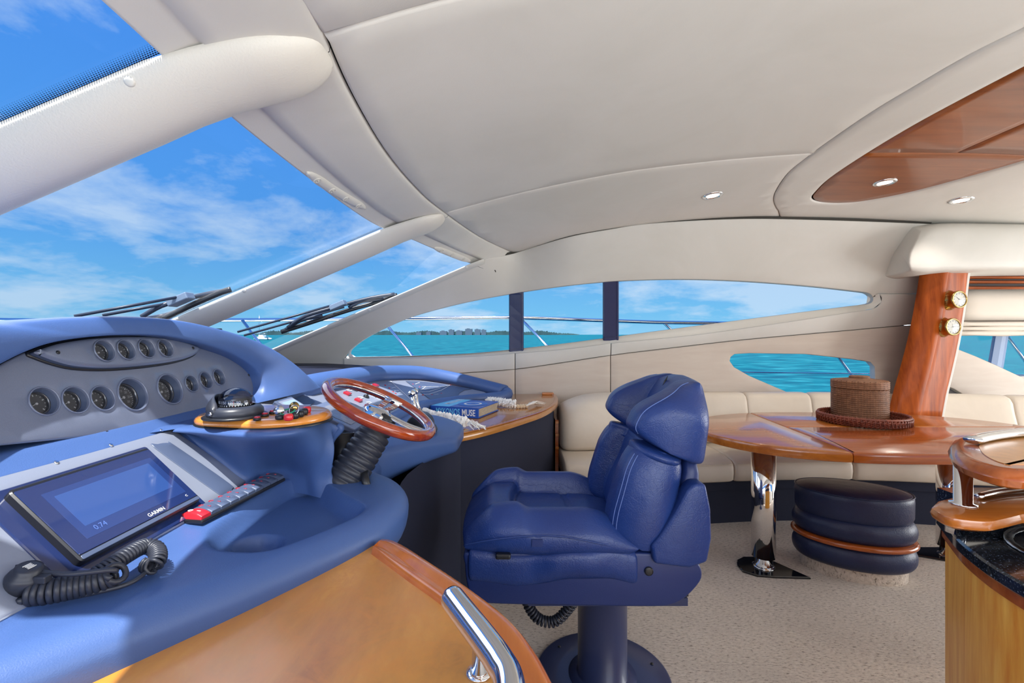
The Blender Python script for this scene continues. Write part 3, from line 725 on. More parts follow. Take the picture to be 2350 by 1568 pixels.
# backing behind the seams of the ledge (dark gap), window reveals and panes
def reveal(name, loop, depth, m, parent=WALL, off=0):
    mm = MB(); L2 = dens(loop, .03); rows = [[(x, wallY(x, z)+off+d, z) for x, z in L2] for d in (.004, depth*.5, depth)]
    mm.grid(rows, cu=True); return mm.obj(name, m, parent)
winloop = win_top+win_bot[::-1][1:-1]
reveal('window_reveal', winloop, .06, CREAM); reveal('window_reveal', low_hole, .06, CREAM)
def side_pane(name, loop, off):
    V, T = sheet(loop, lambda u, v, d: (u, wallY(u, v)+off, v), .15, edge=0); o = mesh(name, V, T, GLASS); return tag(o, kind='structure')
w4 = side_pane('window_4', winloop, .045); side_pane('window_5', low_hole, .045)
m = MB(); rows = []
for d in (.006, .022):
    rows.append([(x, wallY(x, z)-.012+d, z) for x, z in dens(inset(winloop, .004).tolist(), .05)])
for pxc, pw, ytop, ybot in ((1185, 34, 655, 812), (1402, 36, 632, 782)):
    mb = MB(); rows = []
    for k in np.linspace(0, 1, 8):
        py = ytop+(ybot-ytop)*k; a, b = onwall(pxc-pw/2, py, .03), onwall(pxc+pw/2, py, .03)
        rows.append([a+Vector((0, .02, 0)), a, a+Vector((.008, -.012, 0)), b+Vector((-.022, -.012, 0)), b+Vector((-.020, -.016, 0)), b+Vector((-.006, -.016, 0)), b, b+Vector((0, .02, 0))])
    mb.grid(rows, cu=True); o = mb.obj('mullion', POST, w4, smooth=False)
# wall aft of the pillar, with the second pair of openings
def wallR(X, Z): return 4.16-.25*max(0, (Z-1.2)/1.1)**1.4
def onwR(px, py, off=0): return hit(px, py, lambda p: p.y-wallR(p.x, p.z)-off, .5, 9)
rp = lambda pts, n=0: q2([onwR(*p) for p in (cr(pts, n) if n else pts)])
hA = rp([(2170, 772), (2350, 768), (2480, 766), (2480, 935), (2420, 906), (2350, 868), (2290, 840), (2240, 818), (2200, 802), (2170, 794)])
hB = rp([(2172, 886), (2190, 893), (2215, 908), (2240, 925), (2262, 945), (2172, 945)])
outl = rp([(2120, 580), (2540, 560), (2540, 1060), (2120, 1060)])
V, T = sheet(outl, lambda u, v, d: (u, wallR(u, v)+d, v), .08, [hA, hB], .006, .006)
wr = mesh('aft_wall_panel', V, T, CREAM_WALL, WALL)
for hN, nm in ((hA, 'window_6'), (hB, 'window_7')):
    mm = MB(); L2 = dens(hN, .03); mm.grid([[(x, wallR(x, z)+d, z) for x, z in L2] for d in (.003, .05)], cu=True); mm.obj('window_reveal', CREAM, WALL)
    V, T = sheet(hN, lambda u, v, d: (u, wallR(u, v)+.04, v), .15, edge=0); w = tag(mesh(nm, V, T, GLASS), kind='structure')
    if nm == 'window_6':
        mb = MB(); rows = []
        for k in np.linspace(0, 1, 5):
            xl, xr, py = 2287-15*k, 2316-14*k, 764+86*k
            a, b = onwR(xl, py, .03), onwR(xr, py, .03); rows.append([a+Vector((0, .03, 0)), a, a+Vector((.05, -.008, 0)), b+Vector((-.03, -.008, 0)), b, b+Vector((0, .03, 0))])
        mb.grid(rows, cu=True); mb.obj('mullion', POST_GREY, w, smooth=False)
# ---- pelmet bulge over the aft window
m = MB(); rows = []
top = [(2122, 513), (2160, 508), (2215, 505), (2350, 506), (2560, 508)]; 
crest = [(2086, 585), (2120, 552), (2200, 545), (2350, 545), (2560, 545)]
lowc = [(2082, 607), (2128, 606), (2200, 603), (2350, 603), (2560, 603)]
bot = [(2092, 624), (2120, 631), (2170, 627), (2350, 622), (2560, 620)]
k = 5
def on2(L, Y): return [at(px, py, Y) for px, py in cr(L, k)]
back = on2(top, 3.66); r0 = on2(top, 3.62)
rows = [[p+Vector((0, .5, .05)) for p in back], r0, on2([((a[0]+b[0])/2, (a[1]+b[1])/2) for a, b in zip(top, crest)], 3.585), on2(crest, 3.56), on2(lowc, 3.56), on2([((a[0]+b[0])/2, (a[1]+b[1])/2+3) for a, b in zip(lowc, bot)], 3.575), on2(bot, 3.62), [p+Vector((0, .5, 0)) for p in on2(bot, 3.62)]]
m.grid(rows); L0 = [r[0] for r in rows]; m.fan(L0)
o = tag(subd(m.obj('trim_4', CREAM), 1), kind='structure')
# ---- slatted pelmet, blind
t = thing('slatted_pelmet', 'dark cherry slatted pelmet above the ivory blind behind the pillar', 'pelmet', tuple(at(2350, 668, 3.98)))
for i, (y0, y1_) in enumerate(((634, 640), (645, 650), (658, 664))):
    a0, a1 = at(2212, (y0+y1_)/2, 3.95), at(2560, (y0+y1_)/2, 3.95); m = MB()
    m.tube([a0, a1], .012, 10, rad=[(.02, .0125)]*2); m.obj('slat', CHERRY_RED, t)
m = MB(); a, b = at(2205, 628, 3.97), at(2560, 662, 3.97); m.box((a+b)/2, ((b.x-a.x)/2, .012, (a.z-b.z)/2)); m.obj('backboard', mat('dark_slot', s2l(40, 18, 12), .7), t, smooth=False)
t = thing('roman_blind', 'ivory fabric roman blind half lowered over the aft side window', 'blind', tuple(at(2330, 765, 4.0)))
m = MB(); m.grid([[at(px, py, 4.03+.012*math.sin(py*.05)) for px in (2168, 2250, 2350, 2560)] for py in (664, 690, 715, 735)]); solid(m.obj('drop', BLIND, t), .006)
for i, (py, dy) in enumerate(((744, 0), (754, .012), (765, .02))):
    m = MB(); rows = []
    for px in (2168, 2230, 2300, 2400, 2560):
        sag = 1+.3*math.sin(px*.03+i)
        c = at(px, py, 3.985+dy); rows.append([c+Vector((0, .022*math.cos(a), (.021)*math.sin(a)*sag)) for a in np.linspace(0, 2*PI, 13)[:-1]])
    m.loft(rows); m.obj('fold', BLIND, t)
# ---- wooden pillar, swept with a soft ridge
def pillar():
    rows = []
    for k in np.linspace(0, 1, 22):
        py = 600+ (960-600)*k; f = (py-630)/275
        xl = 2110-62*f**1.0 + (14 if f < 0 else 0)*0 - (18*math.sin(min(1, max(0, f))*PI)*-1)*.35; xr = 2221-50*f+6*math.sin(min(1, max(0, f))*PI)
        xm = xl+(xr-xl)*.56; Yp = 3.70
        a, mid_, b = at(xl, py, Yp+.02), at(xm, py, Yp-.045), at(xr, py, Yp+.0)
        q = lambda s: a.lerp(mid_, s)
        rows.append([at(xl+8, py, 3.97), at(xl+2, py, 3.76), a, q(.35)+Vector((0, -.012, 0)), q(.75)+Vector((0, -.014, 0)), mid_+Vector((0, -.008, 0)), mid_+Vector((.018, .004, 0)), mid_.lerp(b, .35)+Vector((0, .016, 0)), mid_.lerp(b, .8)+Vector((0, .006, 0)), b, at(xr, py, 3.74), at(xr-6, py, 3.97)])
    m = MB(); m.grid(rows, cu=True); m.fan(rows[0]); m.fan(rows[-1])
    o = m.obj('trim_5', CHERRY_Z); return tag(o, kind='structure')
pillar()
m = MB(); rows = []
for k in np.linspace(0, 1, 12):
    py = 622+(960-622)*k; f = (py-630)/275; xr = 2221-50*f+6*math.sin(min(1, max(0, f))*PI)
    rows.append([at(xr-1, py, 3.706), at(xr+4, py, 3.706), at(xr+5, py, 3.72), at(xr+5, py, 4.0), at(xr-3, py, 4.0)])
m.grid(rows, cu=True); tag(m.obj('trim_6', CREAM, smooth=False), kind='structure')
# ---- floor, unseen sides
m = MB(); m.box((2.0, 1.95, -.05), (4.9, 2.3, .05)); tag(m.obj('floor', CARPET, smooth=False), kind='structure')
m = MB(); m.grid([[(-3.1, y, z) for y in np.linspace(-.2, 4.1, 6)] for z in (0, .6, 1.12)]); tag(solid(m.obj('wall_front', NAVY), .03), kind='structure')
m = MB(); m.box((-.95, -.2, .58), (1.45, .05, .58)); m.box((4.4, -.2, .58), (2.4, .05, .58)); m.box((2.2, -.16, 2.08), (4.2, .05, .16)); m.box((-2.3, -.2, .6), (.4, .05, .6)); m.box((6.0, -.2, 1.2), (.5, .05, 1.2)); tag(m.obj('wall_starboard', CREAM, smooth=False), kind='structure')
m = MB(); m.box((6.5, .2, 1.2), (.06, .5, 1.2)); m.box((6.5, 3.8, 1.2), (.06, .5, 1.2)); m.box((6.5, 2, 2.25), (.06, 2.2, .15)); tag(m.obj('wall_aft', CREAM, smooth=False), kind='structure')
m = MB(); m.box((4.9, 4.3, .5), (1.6, .05, .5)); m.box((5.6, 4.25, 1.9), (.9, .05, .5)); tag(m.obj('wall_aft_port', CREAM_WALL, smooth=False), kind='structure')
# ================================================================ HELM CONSOLE
CON = thing('helm_console', 'blue vinyl helm console with arched hood, gauges, plotter desk and tray', 'helm console', (-.8, 1.2, 0))
# gauge panel plane
PO = Vector((-1.02, 1.3, 1.15)); PV = Vector((-.08, 0, .235)).normalized(); PN = Vector((PV.z, 0, -PV.x))
def onplane(px, py, o=PO, n=PN, off=0):
    d = Vector(((px-CX)/F, 1, -(py-HY)/F)); e = Vector((0, 0, H)); t = ((o+n*off)-e).dot(n)/d.dot(n); return e+d*t
def pl2(p, o=PO, v=PV): return (p.y, (p-o).dot(v))
def PP(y, s, off=0): return Vector((PO.x, y, PO.z))+PV*s+PN*off
inner_px = [(0, 838), (60, 808), (130, 785), (230, 772), (350, 770), (450, 785), (540, 815), (585, 850), (600, 880), (590, 902), (562, 917)]
inner = [onplane(*p) for p in cr(inner_px, 5)]
low = [onplane(*p) for p in cr([(562, 917), (500, 945), (445, 962), (400, 974), (250, 996), (0, 1022)], 4)]
lend = [(.80, .135), (.74, .07), (.72, .02), (.76, -.005), (.84, .0)]
panel2 = [pl2(p) for p in inner]+[pl2(p) for p in low[1:]]+lend[::-1]
# ---- gauges: (px, py, radius in px, kind)
G_MAIN = [(102, 921, 31, 's'), (174, 918, 29, 's'), (236, 914, 27, 's'), (306, 905, 36, 'L'), (391, 893, 33, 'L'), (440, 881, 18, 's'), (473, 873, 18.5, 's'), (503, 866, 18, 's')]
G_POD = [(240, 805, 24), (290, 803, 22), (337, 800, 21), (380, 799, 20)]
PODOFF = .022
def g_on(px, py, off=0): return onplane(px, py, off=off)
holes = []; gs = []
for px, py, r, k in G_MAIN:
    c = g_on(px, py); R = r*c.y/F*1.06; gs.append((c, R, k)); cy, cs = pl2(c)
    holes.append([(cy+R*math.cos(a), cs+R*math.sin(a)) for a in np.linspace(0, 2*PI, 41)[:-1]])
V, T = sheet(panel2, lambda u, v, d: PP(u, v, -d), .03, holes, .004, .004, hole_edge=.003)
gp = mesh('gauge_panel', V, T, GREY, CON)
pod_px = cr([(85, 806), (108, 797), (150, 785), (230, 774), (330, 771), (400, 777), (440, 788), (461, 799), (452, 812), (420, 824), (370, 833), (300, 840), (240, 842), (180, 838), (135, 827), (100, 814)], 4, closed=True)
pod2 = [pl2(onplane(*p, off=PODOFF)) for p in pod_px]; ph = []; gp4 = []
for px, py, r in G_POD:
    c = g_on(px, py, PODOFF); R = r*c.y/F*1.05; gp4.append((c, R, 's')); cy, cs = pl2(c)
    ph.append([(cy+R*math.cos(a), cs+R*math.sin(a)) for a in np.linspace(0, 2*PI, 33)[:-1]])
V, T = sheet(pod2, lambda u, v, d: PP(u, v, PODOFF-d), .025, ph, .010, .008, hole_edge=.003)
pod = mesh('instrument_pod', V, T, GREY, CON)
m = MB(); L2 = dens(pod2, .02); m.grid([[PP(y, s, o) for y, s in L2] for o in (PODOFF-.008, 0)], cu=True); m.obj('pod_edge', GREY_DARK, pod)
m = MB(); L3 = inset(L2, -.005); m.grid([[PP(y, s, o) for y, s in LL] for LL, o in ((L2, .004), (L3, .004), (L3, 0))], cu=True); m.obj('pod_seal', BLACK, pod)
def text_mesh(txt, size, o, xd, yd, m, name, parent, align='CENTER', depth=.0, bold=0, width=None):
    cu = bpy.data.curves.new('txt', 'FONT'); cu.body = txt; cu.size = size; cu.align_x = align; cu.align_y = 'CENTER'; cu.offset = bold; cu.extrude = depth; cu.resolution_u = 3
    t = bpy.data.objects.new('txt', cu); COL.objects.link(t); dg = bpy.context.evaluated_depsgraph_get(); dg.update()
    me = t.evaluated_get(dg).to_mesh(); xd, yd = Vector(xd).normalized(), Vector(yd).normalized(); nd = xd.cross(yd)
    kx = 1 if not width else width/(max(v.co.x for v in me.vertices)-min(v.co.x for v in me.vertices))
    V = [Vector(o)+xd*v.co.x*kx+yd*v.co.y+nd*v.co.z for v in me.vertices]; Fc = [tuple(p.vertices) for p in me.polygons]
    t.evaluated_get(dg).to_mesh_clear(); bpy.data.objects.remove(t); bpy.data.curves.remove(cu)
    return mesh(name, V, Fc, m, parent, smooth=False)
YD = Vector((0, 1, 0))
def gauge(c, R, k, parent, base):
    """cup set in a panel: bezel, bore, dial with marks, needle and glass"""
    n = PN; dep = R*.72
    m = MB(); m.lathe([(R*1.07, -.0005), (R*1.06, .0022), (R*1.0, .003), (R*.97, .001), (R*.95, -.004)], c, n, 40, caps=False); g = m.obj('gauge', GREY, base)
    m = MB(); m.lathe([(R*.96, -.003), (R*.86, -dep*.5), (R*.80, -dep*.75), (R*.80, -dep)], c, n, 36, caps=False); m.obj('bore', GREY_DARK, g)
    m = MB(); m.lathe([(R*.80, -dep*.72), (R*.84, -dep*.62), (R*.76, -dep*.66), (R*.74, -dep*.9)], c, n, 36, caps=False); m.obj('bezel_ring', GUNMETAL, g)
    m = MB(); ring = [c-n*(dep*.95)+YD*R*.8*math.cos(a)+PV*R*.8*math.sin(a) for a in np.linspace(0, 2*PI, 33)[:-1]]; m.fan(ring); m.obj('dial', DIAL, g)
    m = MB(); d0 = c-n*(dep*.93); nt = 25 if k == 'L' else 13
    for i in range(nt):
        a = math.radians(225-270*i/(nt-1)); e = YD*math.cos(a)+PV*math.sin(a); f = YD*-math.sin(a)+PV*math.cos(a); w = R*(.022 if i % (5 if k == 'L' else 3) else .04)
        r0 = R*(.62 if i % (5 if k == 'L' else 3) else .55); m.add([d0+e*r0-f*w, d0+e*R*.70-f*w, d0+e*R*.70+f*w, d0+e*r0+f*w], [(0, 1, 2, 3)])
    m.obj('tick_marks', DIM, g, smooth=False)
    if k == 'L':
        for i, s in enumerate(('0', '5', '10', '15', '20', '25', '30')):
            a = math.radians(225-270*i/6); text_mesh(s, R*.2, d0+n*.0004+(YD*math.cos(a)+PV*math.sin(a))*R*.42, YD, PV, DIM, 'numeral', g)
    a = math.radians(200); e = YD*math.cos(a)+PV*math.sin(a); f = YD*-math.sin(a)+PV*math.cos(a); q = d0+n*.002
    m = MB(); m.add([q-e*R*.12-f*R*.03, q+e*R*.58, q-e*R*.12+f*R*.03], [(0, 1, 2)]); m.lathe([(R*.09, 0), (R*.08, .002)], q, n, 12); m.obj('needle', DIM, g, smooth=False)
    m = MB(); m.fan([c-n*(dep*.64)+YD*R*.77*math.cos(a)+PV*R*.77*math.sin(a) for a in np.linspace(0, 2*PI, 33)[:-1]]); m.obj('glass', GAUGE_GLASS, g)
for c, R, k in gs: gauge(c, R, k, CON, gp)
for c, R, k in gp4: gauge(c, R, k, CON, pod)
def screw(px, py, off, parent, r=.0048):
    c = g_on(px, py, off); m = MB(); m.lathe([(r, -.002), (r, .0008), (r*.7, .0024), (r*.3, .0018), (0, .001)], c, PN, 14); m.obj('screw', BLACK, parent)
for p in ((246, 993), (478, 938), (571, 861)): screw(*p, .0005, gp)
for p in ((133, 809), (443, 799)): screw(*p, PODOFF, pod)
# backing box behind the panel (keeps light out of the bores)
m = MB(); m.grid([[PP(y, s, -.07) for y in np.linspace(.7, 1.85, 6)] for s in (-.05, .15, .3)]); solid(m.obj('panel_back', BLACK, gp), .01)
# ---- hood
crest_px = [(0, 742), (70, 734), (150, 728), (240, 725), (330, 727), (410, 735), (480, 749), (545, 766), (600, 786), (645, 810), (685, 838), (715, 864), (742, 888)]
crest_x = [-1.07, -1.07, -1.07, -1.07, -1.07, -1.065, -1.05, -1.03, -1.0, -.96, -.92, -.885, -.86]
cp = cr([(p[0], p[1], x) for p, x in zip(crest_px, crest_x)], 5); Cst = [atx(px, py, x) for px, py, x in cp]
lp_px = [(0, 838), (60, 808), (130, 785), (230, 772), (350, 770), (450, 786), (540, 816), (590, 851), (606, 884), (598, 910), (575, 935)]
lp_x = [-1.045]*5+[-1.04, -1.03, -1.01, -.99, -.985, -.98]
Lp = [atx(px, py, x) for px, py, x in cr([(p[0], p[1], x) for p, x in zip(lp_px, lp_x)], 5)]
# carry both arcs to the near foot of the hood, outside the frame
mir = lambda L: L
near_c = [Vector((-.86, .36, 1.15)), Vector((-.93, .48, 1.27)), Vector((-1.02, .64, 1.36)), Vector((-1.055, .80, 1.41))]
near_l = [Vector((-.98, .76, 1.15)), Vector((-.985, .74, 1.19)), Vector((-1.0, .77, 1.24)), Vector((-1.015, .84, 1.30))]
n = 90
Cst = [Vector(p) for p in resample(cr(near_c+Cst[::3], 4), n)]; Lp = [Vector(p) for p in resample(cr(near_l+Lp[::3], 4), n)]
rows = []
for i, (l, c) in enumerate(zip(Lp, Cst)):
    out = (c-l); out.x = 0; out = out.normalized() if out.length > 1e-4 else Vector((0, 0, 1)); s = i/(n-1)
    ax = Vector((1, 0, 0)); w = sstep(0, .25, min(s, 1-s))
    back = Vector((-1, 0, 0))
    L_ = (c-l).length
    rows.append([l+Vector((-.10, 0, 0))-out*.004, l+Vector((-.03, 0, 0))-out*.004, l-out*.0, l+ax*.004+out*.006, l.lerp(c, .3)+ax*.008, l.lerp(c, .55)+ax*.010, l.lerp(c, .80)+ax*.008+out*.003, l.lerp(c, .93)+ax*.004+out*.004, c+back*.012, c+back*.06-out*.004+Vector((0, 0, -.002)), c+back*.16-out*.02, c+back*.35-out*.07, c+back*.7-out*.2])
m = MB(); m.grid(rows); hood = m.obj('hood', BLUE, CON); subd(hood, 1)

# ---- desk: a smooth height field with the plotter slope, instrument bench, tray and column housing
XF = cr([(.1, -1.02), (.4, -.86), (.71, -.66), (.95, -.49), (1.16, -.365), (1.30, -.322), (1.42, -.322), (1.52, -.37), (1.60, -.46), (1.70, -.50), (1.85, -.50), (2.05, -.50)], 6)
def xf(Y): return interp(Y, XF)
tray_px = [(482, 1268), (495, 1240), (560, 1190), (640, 1137), (690, 1120), (722, 1119), (775, 1146), (826, 1170), (838, 1184), (815, 1208), (740, 1243), (660, 1276), (560, 1290), (500, 1287)]
tray = np.array([tuple(atz(px, py, .895).xy) for px, py in cr(tray_px, 4, closed=True)])
cupc = atz(588, 1245, .88).xy; CUPR = .058
def zdesk(X, Y):
    if X < -1.02: z = 1.15+min(.03, (-1.02-X)*.1)
    elif X < -.97: z = 1.11+(-.97-X)*.8
    elif X < -.785: z = 1.11-.946*(X+.97)
    else: z = .935-.075*(X+.785)
    return z
GX, GY = 150, 200
ys = np.linspace(.12, 1.80, GY); rows = []
P = []; 
for y in ys:
    f = xf(y)-.062
    us = np.linspace(0, 1, GX); P.append([(-1.32+(f+1.32)*u, y) for u in us])
flat = np.array([p for r in P for p in r])
dt = segdist(flat, tray); it = inside(flat, tray); sd = np.where(it, dt, -dt)
def ss(a, b, x): t = np.clip((x-a)/(b-a), 0, 1); return t*t*(3-2*t)
tr = -.052*ss(-.008, .020, sd)
cd = np.hypot(flat[:, 0]-cupc.x, flat[:, 1]-cupc.y); cup = -.055*ss(CUPR+.004, CUPR-.016, cd)
zz = np.array([zdesk(x, y) for x, y in flat]).reshape(GY, GX)
# soften the creases
for _ in range(3): zz[1:-1, 1:-1] = (zz[1:-1, 1:-1]*2+zz[:-2, 1:-1]+zz[2:, 1:-1]+zz[1:-1, :-2]+zz[1:-1, 2:])/6
lim = ss(.008, .045, (np.array([r[-1][0] for r in P])[:, None]-flat[:, 0].reshape(GY, GX)))
zz += np.minimum(tr+0, tr+cup*1.0).reshape(GY, GX)*lim
rows = []
for i, y in enumerate(ys):
    row = [Vector((x, y_, z)) for (x, y_), z in zip(P[i], zz[i])]
    e = row[-1]; zt = e.z; d = Vector((xf(min(y+.02, 2.02))-xf(y-.02), .04, 0)).normalized(); nrm = Vector((d.y, -d.x, 0))
    k = sstep(1.50, 1.68, y); dep = .135*(1-k)+.30*k
    for a in np.linspace(0, PI/2, 8)[1:]: row.append(e+nrm*(.062*math.sin(a))+Vector((0, 0, -.05*(1-math.cos(a)))))
    q = row[-1]
    for a in np.linspace(0, PI/2, 6)[1:]: row.append(q+nrm*(-.035*(1-math.cos(a)))+Vector((0, 0, -(dep-.05)*math.sin(a))))
    row.append(row[-1]+nrm*-.10+Vector((0, 0, -.02)))
    rows.append(row)
m = MB(); m.grid(rows); desk = m.obj('desk', BLUE, CON)
# ---- instrument bench: a top that overhangs the desk, sweeping into the steering column housing
BT = [atz(392, 984, 1.126), atz(450, 986, 1.126), atz(530, 993, 1.126), atz(600, 995, 1.126), atz(660, 991, 1.126), atz(705, 980, 1.124), atz(738, 966, 1.120), atz(762, 968, 1.112), atz(784, 976, 1.098)]
BBs = [atz(392, 992, 1.105), atz(478, 1048, 1.03), atz(566, 1110, .940), atz(612, 1094, .938), atz(655, 1088, .938), atz(690, 1094, .935), atz(715, 1104, .930), atz(760, 1114, .912), atz(800, 1126, .885), atz(830, 1138, .855)]
BT = [Vector(p) for p in cr([tuple(p) for p in BT], 8)]; BBs = [Vector(p) for p in cr([tuple(p) for p in BBs], 8)]
inC = Vector((-.82, 1.50, 1.128)); rows = []
for i, (a, b) in enumerate(zip(BT, BBs)):
    s = i/(len(BT)-1); k = sstep(.50, .72, s); rim = sstep(.80, 1.0, s)                # 0 cove under the plinth, 1 bulging housing
    inn = Vector((inC.x-a.x, inC.y-a.y, 0)); inn.normalize()
    if a.y > 1.5: inn = (inn*(1-sstep(1.5, 1.75, a.y))+Vector((-1, 0, 0))*sstep(1.5, 1.75, a.y)).normalized()
    hgt = a.z-b.z; row = [a+inn*.055+Vector((0, 0, .002)), a+inn*.025+Vector((0, 0, .0015)), a+inn*.010-Vector((0, 0, .002)), a-Vector((0, 0, .012))]
    for f in (.14, .26, .40, .55, .70, .83, .93, 1.0):
        q = a.lerp(b, f**(1.0+.0*k)); q.z = a.z-.012-(hgt-.012)*f
        out = -inn; q += Vector((-1, 0, 0))*(.055*rim*math.sin(f*PI)**.8)+out*(math.sin(f*PI)*.040*k*(1-rim)*(1-.3*f))+out*(-.030*math.sin(f*PI)*(1-k))
        if f > .8: q += out*.030*((f-.8)/.2)**2*(1-.5*k)
        row.append(q)
    row.append(row[-1]-inn*.012-Vector((0, 0, .05)))
    rows.append(row)
m = MB(); m.grid(rows); bench = m.obj('instrument_bench', BLUE, CON); subd(bench, 1)
m = MB(); RIM = [rows[-1][j]+Vector((-.004, .006, 0)) for j in range(2, 12)]; m.tube([Vector(p) for p in cr([tuple(p) for p in RIM], 4)], .011, 10); m.obj('column_rim', BLUE, bench)
m = MB(); m.grid([[Vector((-.68, 1.60, z)), Vector((-.55, 1.625, z))] for z in (.80, .95, 1.04)]); solid(m.obj('column_shade_sheet', BLACK, bench), .01)  # black sheet standing in for the shade inside the column opening
tp = [(r[0].x, r[0].y) for r in rows if r[0].y < 1.48 and r[0].z > 1.11]+[(-.62, 1.56), (-.72, 1.66), (-1.12, 1.68), (-1.12, 1.20), (-1.0, 1.22)]
V, T = sheet(tp, lambda u, v, d: (u, v, 1.1285-d), .04, edge=0); mesh('bench_top', V, T, BLUE, bench)
# ---- plotter plate on the slope (plain grey sheet), pill inlay
SO = Vector((-.785, 0, .935)); SV = Vector((-.185, 0, .175)).normalized(); SN = Vector((SV.z, 0, -SV.x))
def ons(px, py, off=0): return onplane(px, py, SO, SN, off)
def s2(p): return (p.y, (p-SO).dot(SV))
def SP(y, s, off=0): return SO+Vector((0, y, 0))+SV*s+SN*off
plate_px = [(392, 986), (405, 990), (568, 1104), (560, 1112), (432, 1196), (215, 1312), (-40, 1445), (-300, 1300), (-300, 1200), (0, 1093), (200, 1040)]
pl = [s2(ons(*p, off=.004)) for p in plate_px]
pl = [(max(y, .5), s) for y, s in pl]
V, T = sheet(pl, lambda u, v, d: SP(u, v, .006-d), .04, (), .006, .006); plate = mesh('plotter_plate', V, T, GREY_LIGHT, CON)
pill = [s2(ons(*p, off=.008)) for p in cr([(356, 1028), (362, 1019), (386, 1016), (400, 1021), (525, 1108), (534, 1122), (527, 1132), (512, 1136), (498, 1131)], 4, closed=True)]
V, T = sheet(pill, lambda u, v, d: SP(u, v, .0085-d), .03, (), .002, .002); mesh('slate_inlay', V, T, GREY_DARK, plate)
for px, py in ((371, 988), (255, 1022), (130, 1062)):
    c = ons(px, py, .006); m = MB(); m.lathe([(.005, 0), (.005, .001), (.003, .002), (0, .001)], c, SN, 12); m.obj('screw', STEEL, plate)
# ---- instrument bench is part of desk; dashboard top running forward to the glass
m = MB(); rows = []
for y in np.linspace(-.15, 3.95, 40):
    xb = xbase(y)-.03; xe = interp(y, [(0, -1.2), (1.9, -1.2), (2.3, -1.02), (3.6, -.9), (3.95, -.85)])
    rows.append([(x, y, z) for x, z in ((xb, 1.12), (xb+.1, 1.15), ((xb+xe)/2, 1.13), (xe-.1, 1.10), (xe, 1.04), (xe, .6))])
m.grid(rows); m.obj('dashboard_top', NAVY, CON)
# ---- right wing: sloping switch panel, padded coaming, arm, pedestal
WB = [Vector((-1.0, 1.60, 1.140)), Vector((-.99, 1.80, 1.132)), Vector((-.965, 2.1, 1.115)), Vector((-.955, 2.5, 1.105)), Vector((-.945, 2.9, 1.090)), Vector((-.88, 3.3, 1.06)), Vector((-.70, 3.6, 1.02)), Vector((-.42, 3.66, .97)), Vector((-.22, 3.62, .935))]
WF = [Vector((-.72, 1.64, 1.00)), Vector((-.70, 1.88, .985)), Vector((-.66, 2.1, .975)), Vector((-.64, 2.5, .965)), Vector((-.62, 2.9, .955)), Vector((-.52, 3.1, .945)), Vector((-.42, 3.25, .935)), Vector((-.30, 3.38, .925)), Vector((-.16, 3.52, .92))]
b_ = [Vector(p) for p in resample(cr(WB, 6), 60)]; f_ = [Vector(p) for p in resample(cr(WF, 6), 60)]
def wing(s, t, off=0):
    i = min(int(s*59), 58); fr = s*59-i
    p, q = b_[i].lerp(b_[i+1], fr), f_[i].lerp(f_[i+1], fr); i2 = min(i+1, 58)
    nn = ((b_[i2+1]-b_[i2]).cross(f_[i2]-b_[i2])).normalized()
    if nn.z < 0: nn = -nn
    return p.lerp(q, t)+nn*off
m = MB(); m.grid([[wing(s, t) for t in np.linspace(-.06, 1.06, 6)] for s in np.linspace(0, 1, 50)]); wp = m.obj('switch_panel', GREY_LIGHT, CON)
def wing_px(px, py):
    best = None
    for i in range(101):
        for j in range(41):
            p = wing(i/100, j/40); u, v = CX+F*p.x/p.y, HY-F*(p.z-H)/p.y; d = (u-px)**2+(v-py)**2
            if best is None or d < best[0]: best = (d, i/100, j/40)
    return best[1], best[2]
def wing_patch(name, pxs, m, off, parent):
    c = [wing_px(*p) for p in pxs]; (s0, t0), (s1_, t1), (s2_, t2), (s3, t3) = c; mb = MB()
    mb.grid([[wing((s0*(1-u)+s1_*u)*(1-v)+(s3*(1-u)+s2_*u)*v, (t0*(1-u)+t1*u)*(1-v)+(t3*(1-u)+t2*u)*v, off) for u in np.linspace(0, 1, 8)] for v in np.linspace(0, 1, 4)])
    return mb.obj(name, m, parent)
wing_patch('slate_inlay', [(931, 874), (1085, 892), (1052, 915), (992, 922)], GREY_DARK, .003, wp)
wing_patch('slate_inlay', [(652, 926), (700, 908), (722, 925), (690, 945)], GREY_DARK, .004, wp)
def wing_frame(s, t, off=0):
    p = wing(s, t, off); e = .01
    u = (wing(min(1, s+e), t, off)-wing(max(0, s-e), t, off)).normalized(); v = (wing(s, max(0, t-.1), off)-wing(s, min(1, t+.1), off)).normalized(); nn = u.cross(v).normalized(); v = nn.cross(u)
    return p, u, v, nn
def wing_box(name, px, py, hw, hh, hd, m, parent=None, bev=.002, **kw):
    s, t = wing_px(px, py); p, u, v, nn = wing_frame(s, t); R = Matrix((u, v, nn)).transposed(); mb = MB(); mb.box(p+nn*hd, (hw, hh, hd), R)
    o = mb.obj(name, m, parent or wp, smooth=False); return bevel(o, bev, 2)
for px, py in ((797, 904), (822, 922), (861, 886), (847, 936), (846, 935)): wing_box('square_button', px, py, .022, .016, .006, REDDARK)
for px, py in ((838, 912), (814, 897)):
    s, t = wing_px(px, py); p, u, v, nn = wing_frame(s, t); m = MB(); m.lathe([(.016, 0), (.016, .008), (.012, .012)], p, nn, 16); o = m.obj('rotary_switch', BLACK, wp); m = MB(); m.tube([p+nn*.01-u*.014, p+nn*.02+u*.016], .006, 8); m.obj('lever', BLACK, o)
for i in range(6): wing_box('toggle_key', 846+i*5, 904+i*2.5, .008, .02, .006, CHROME)
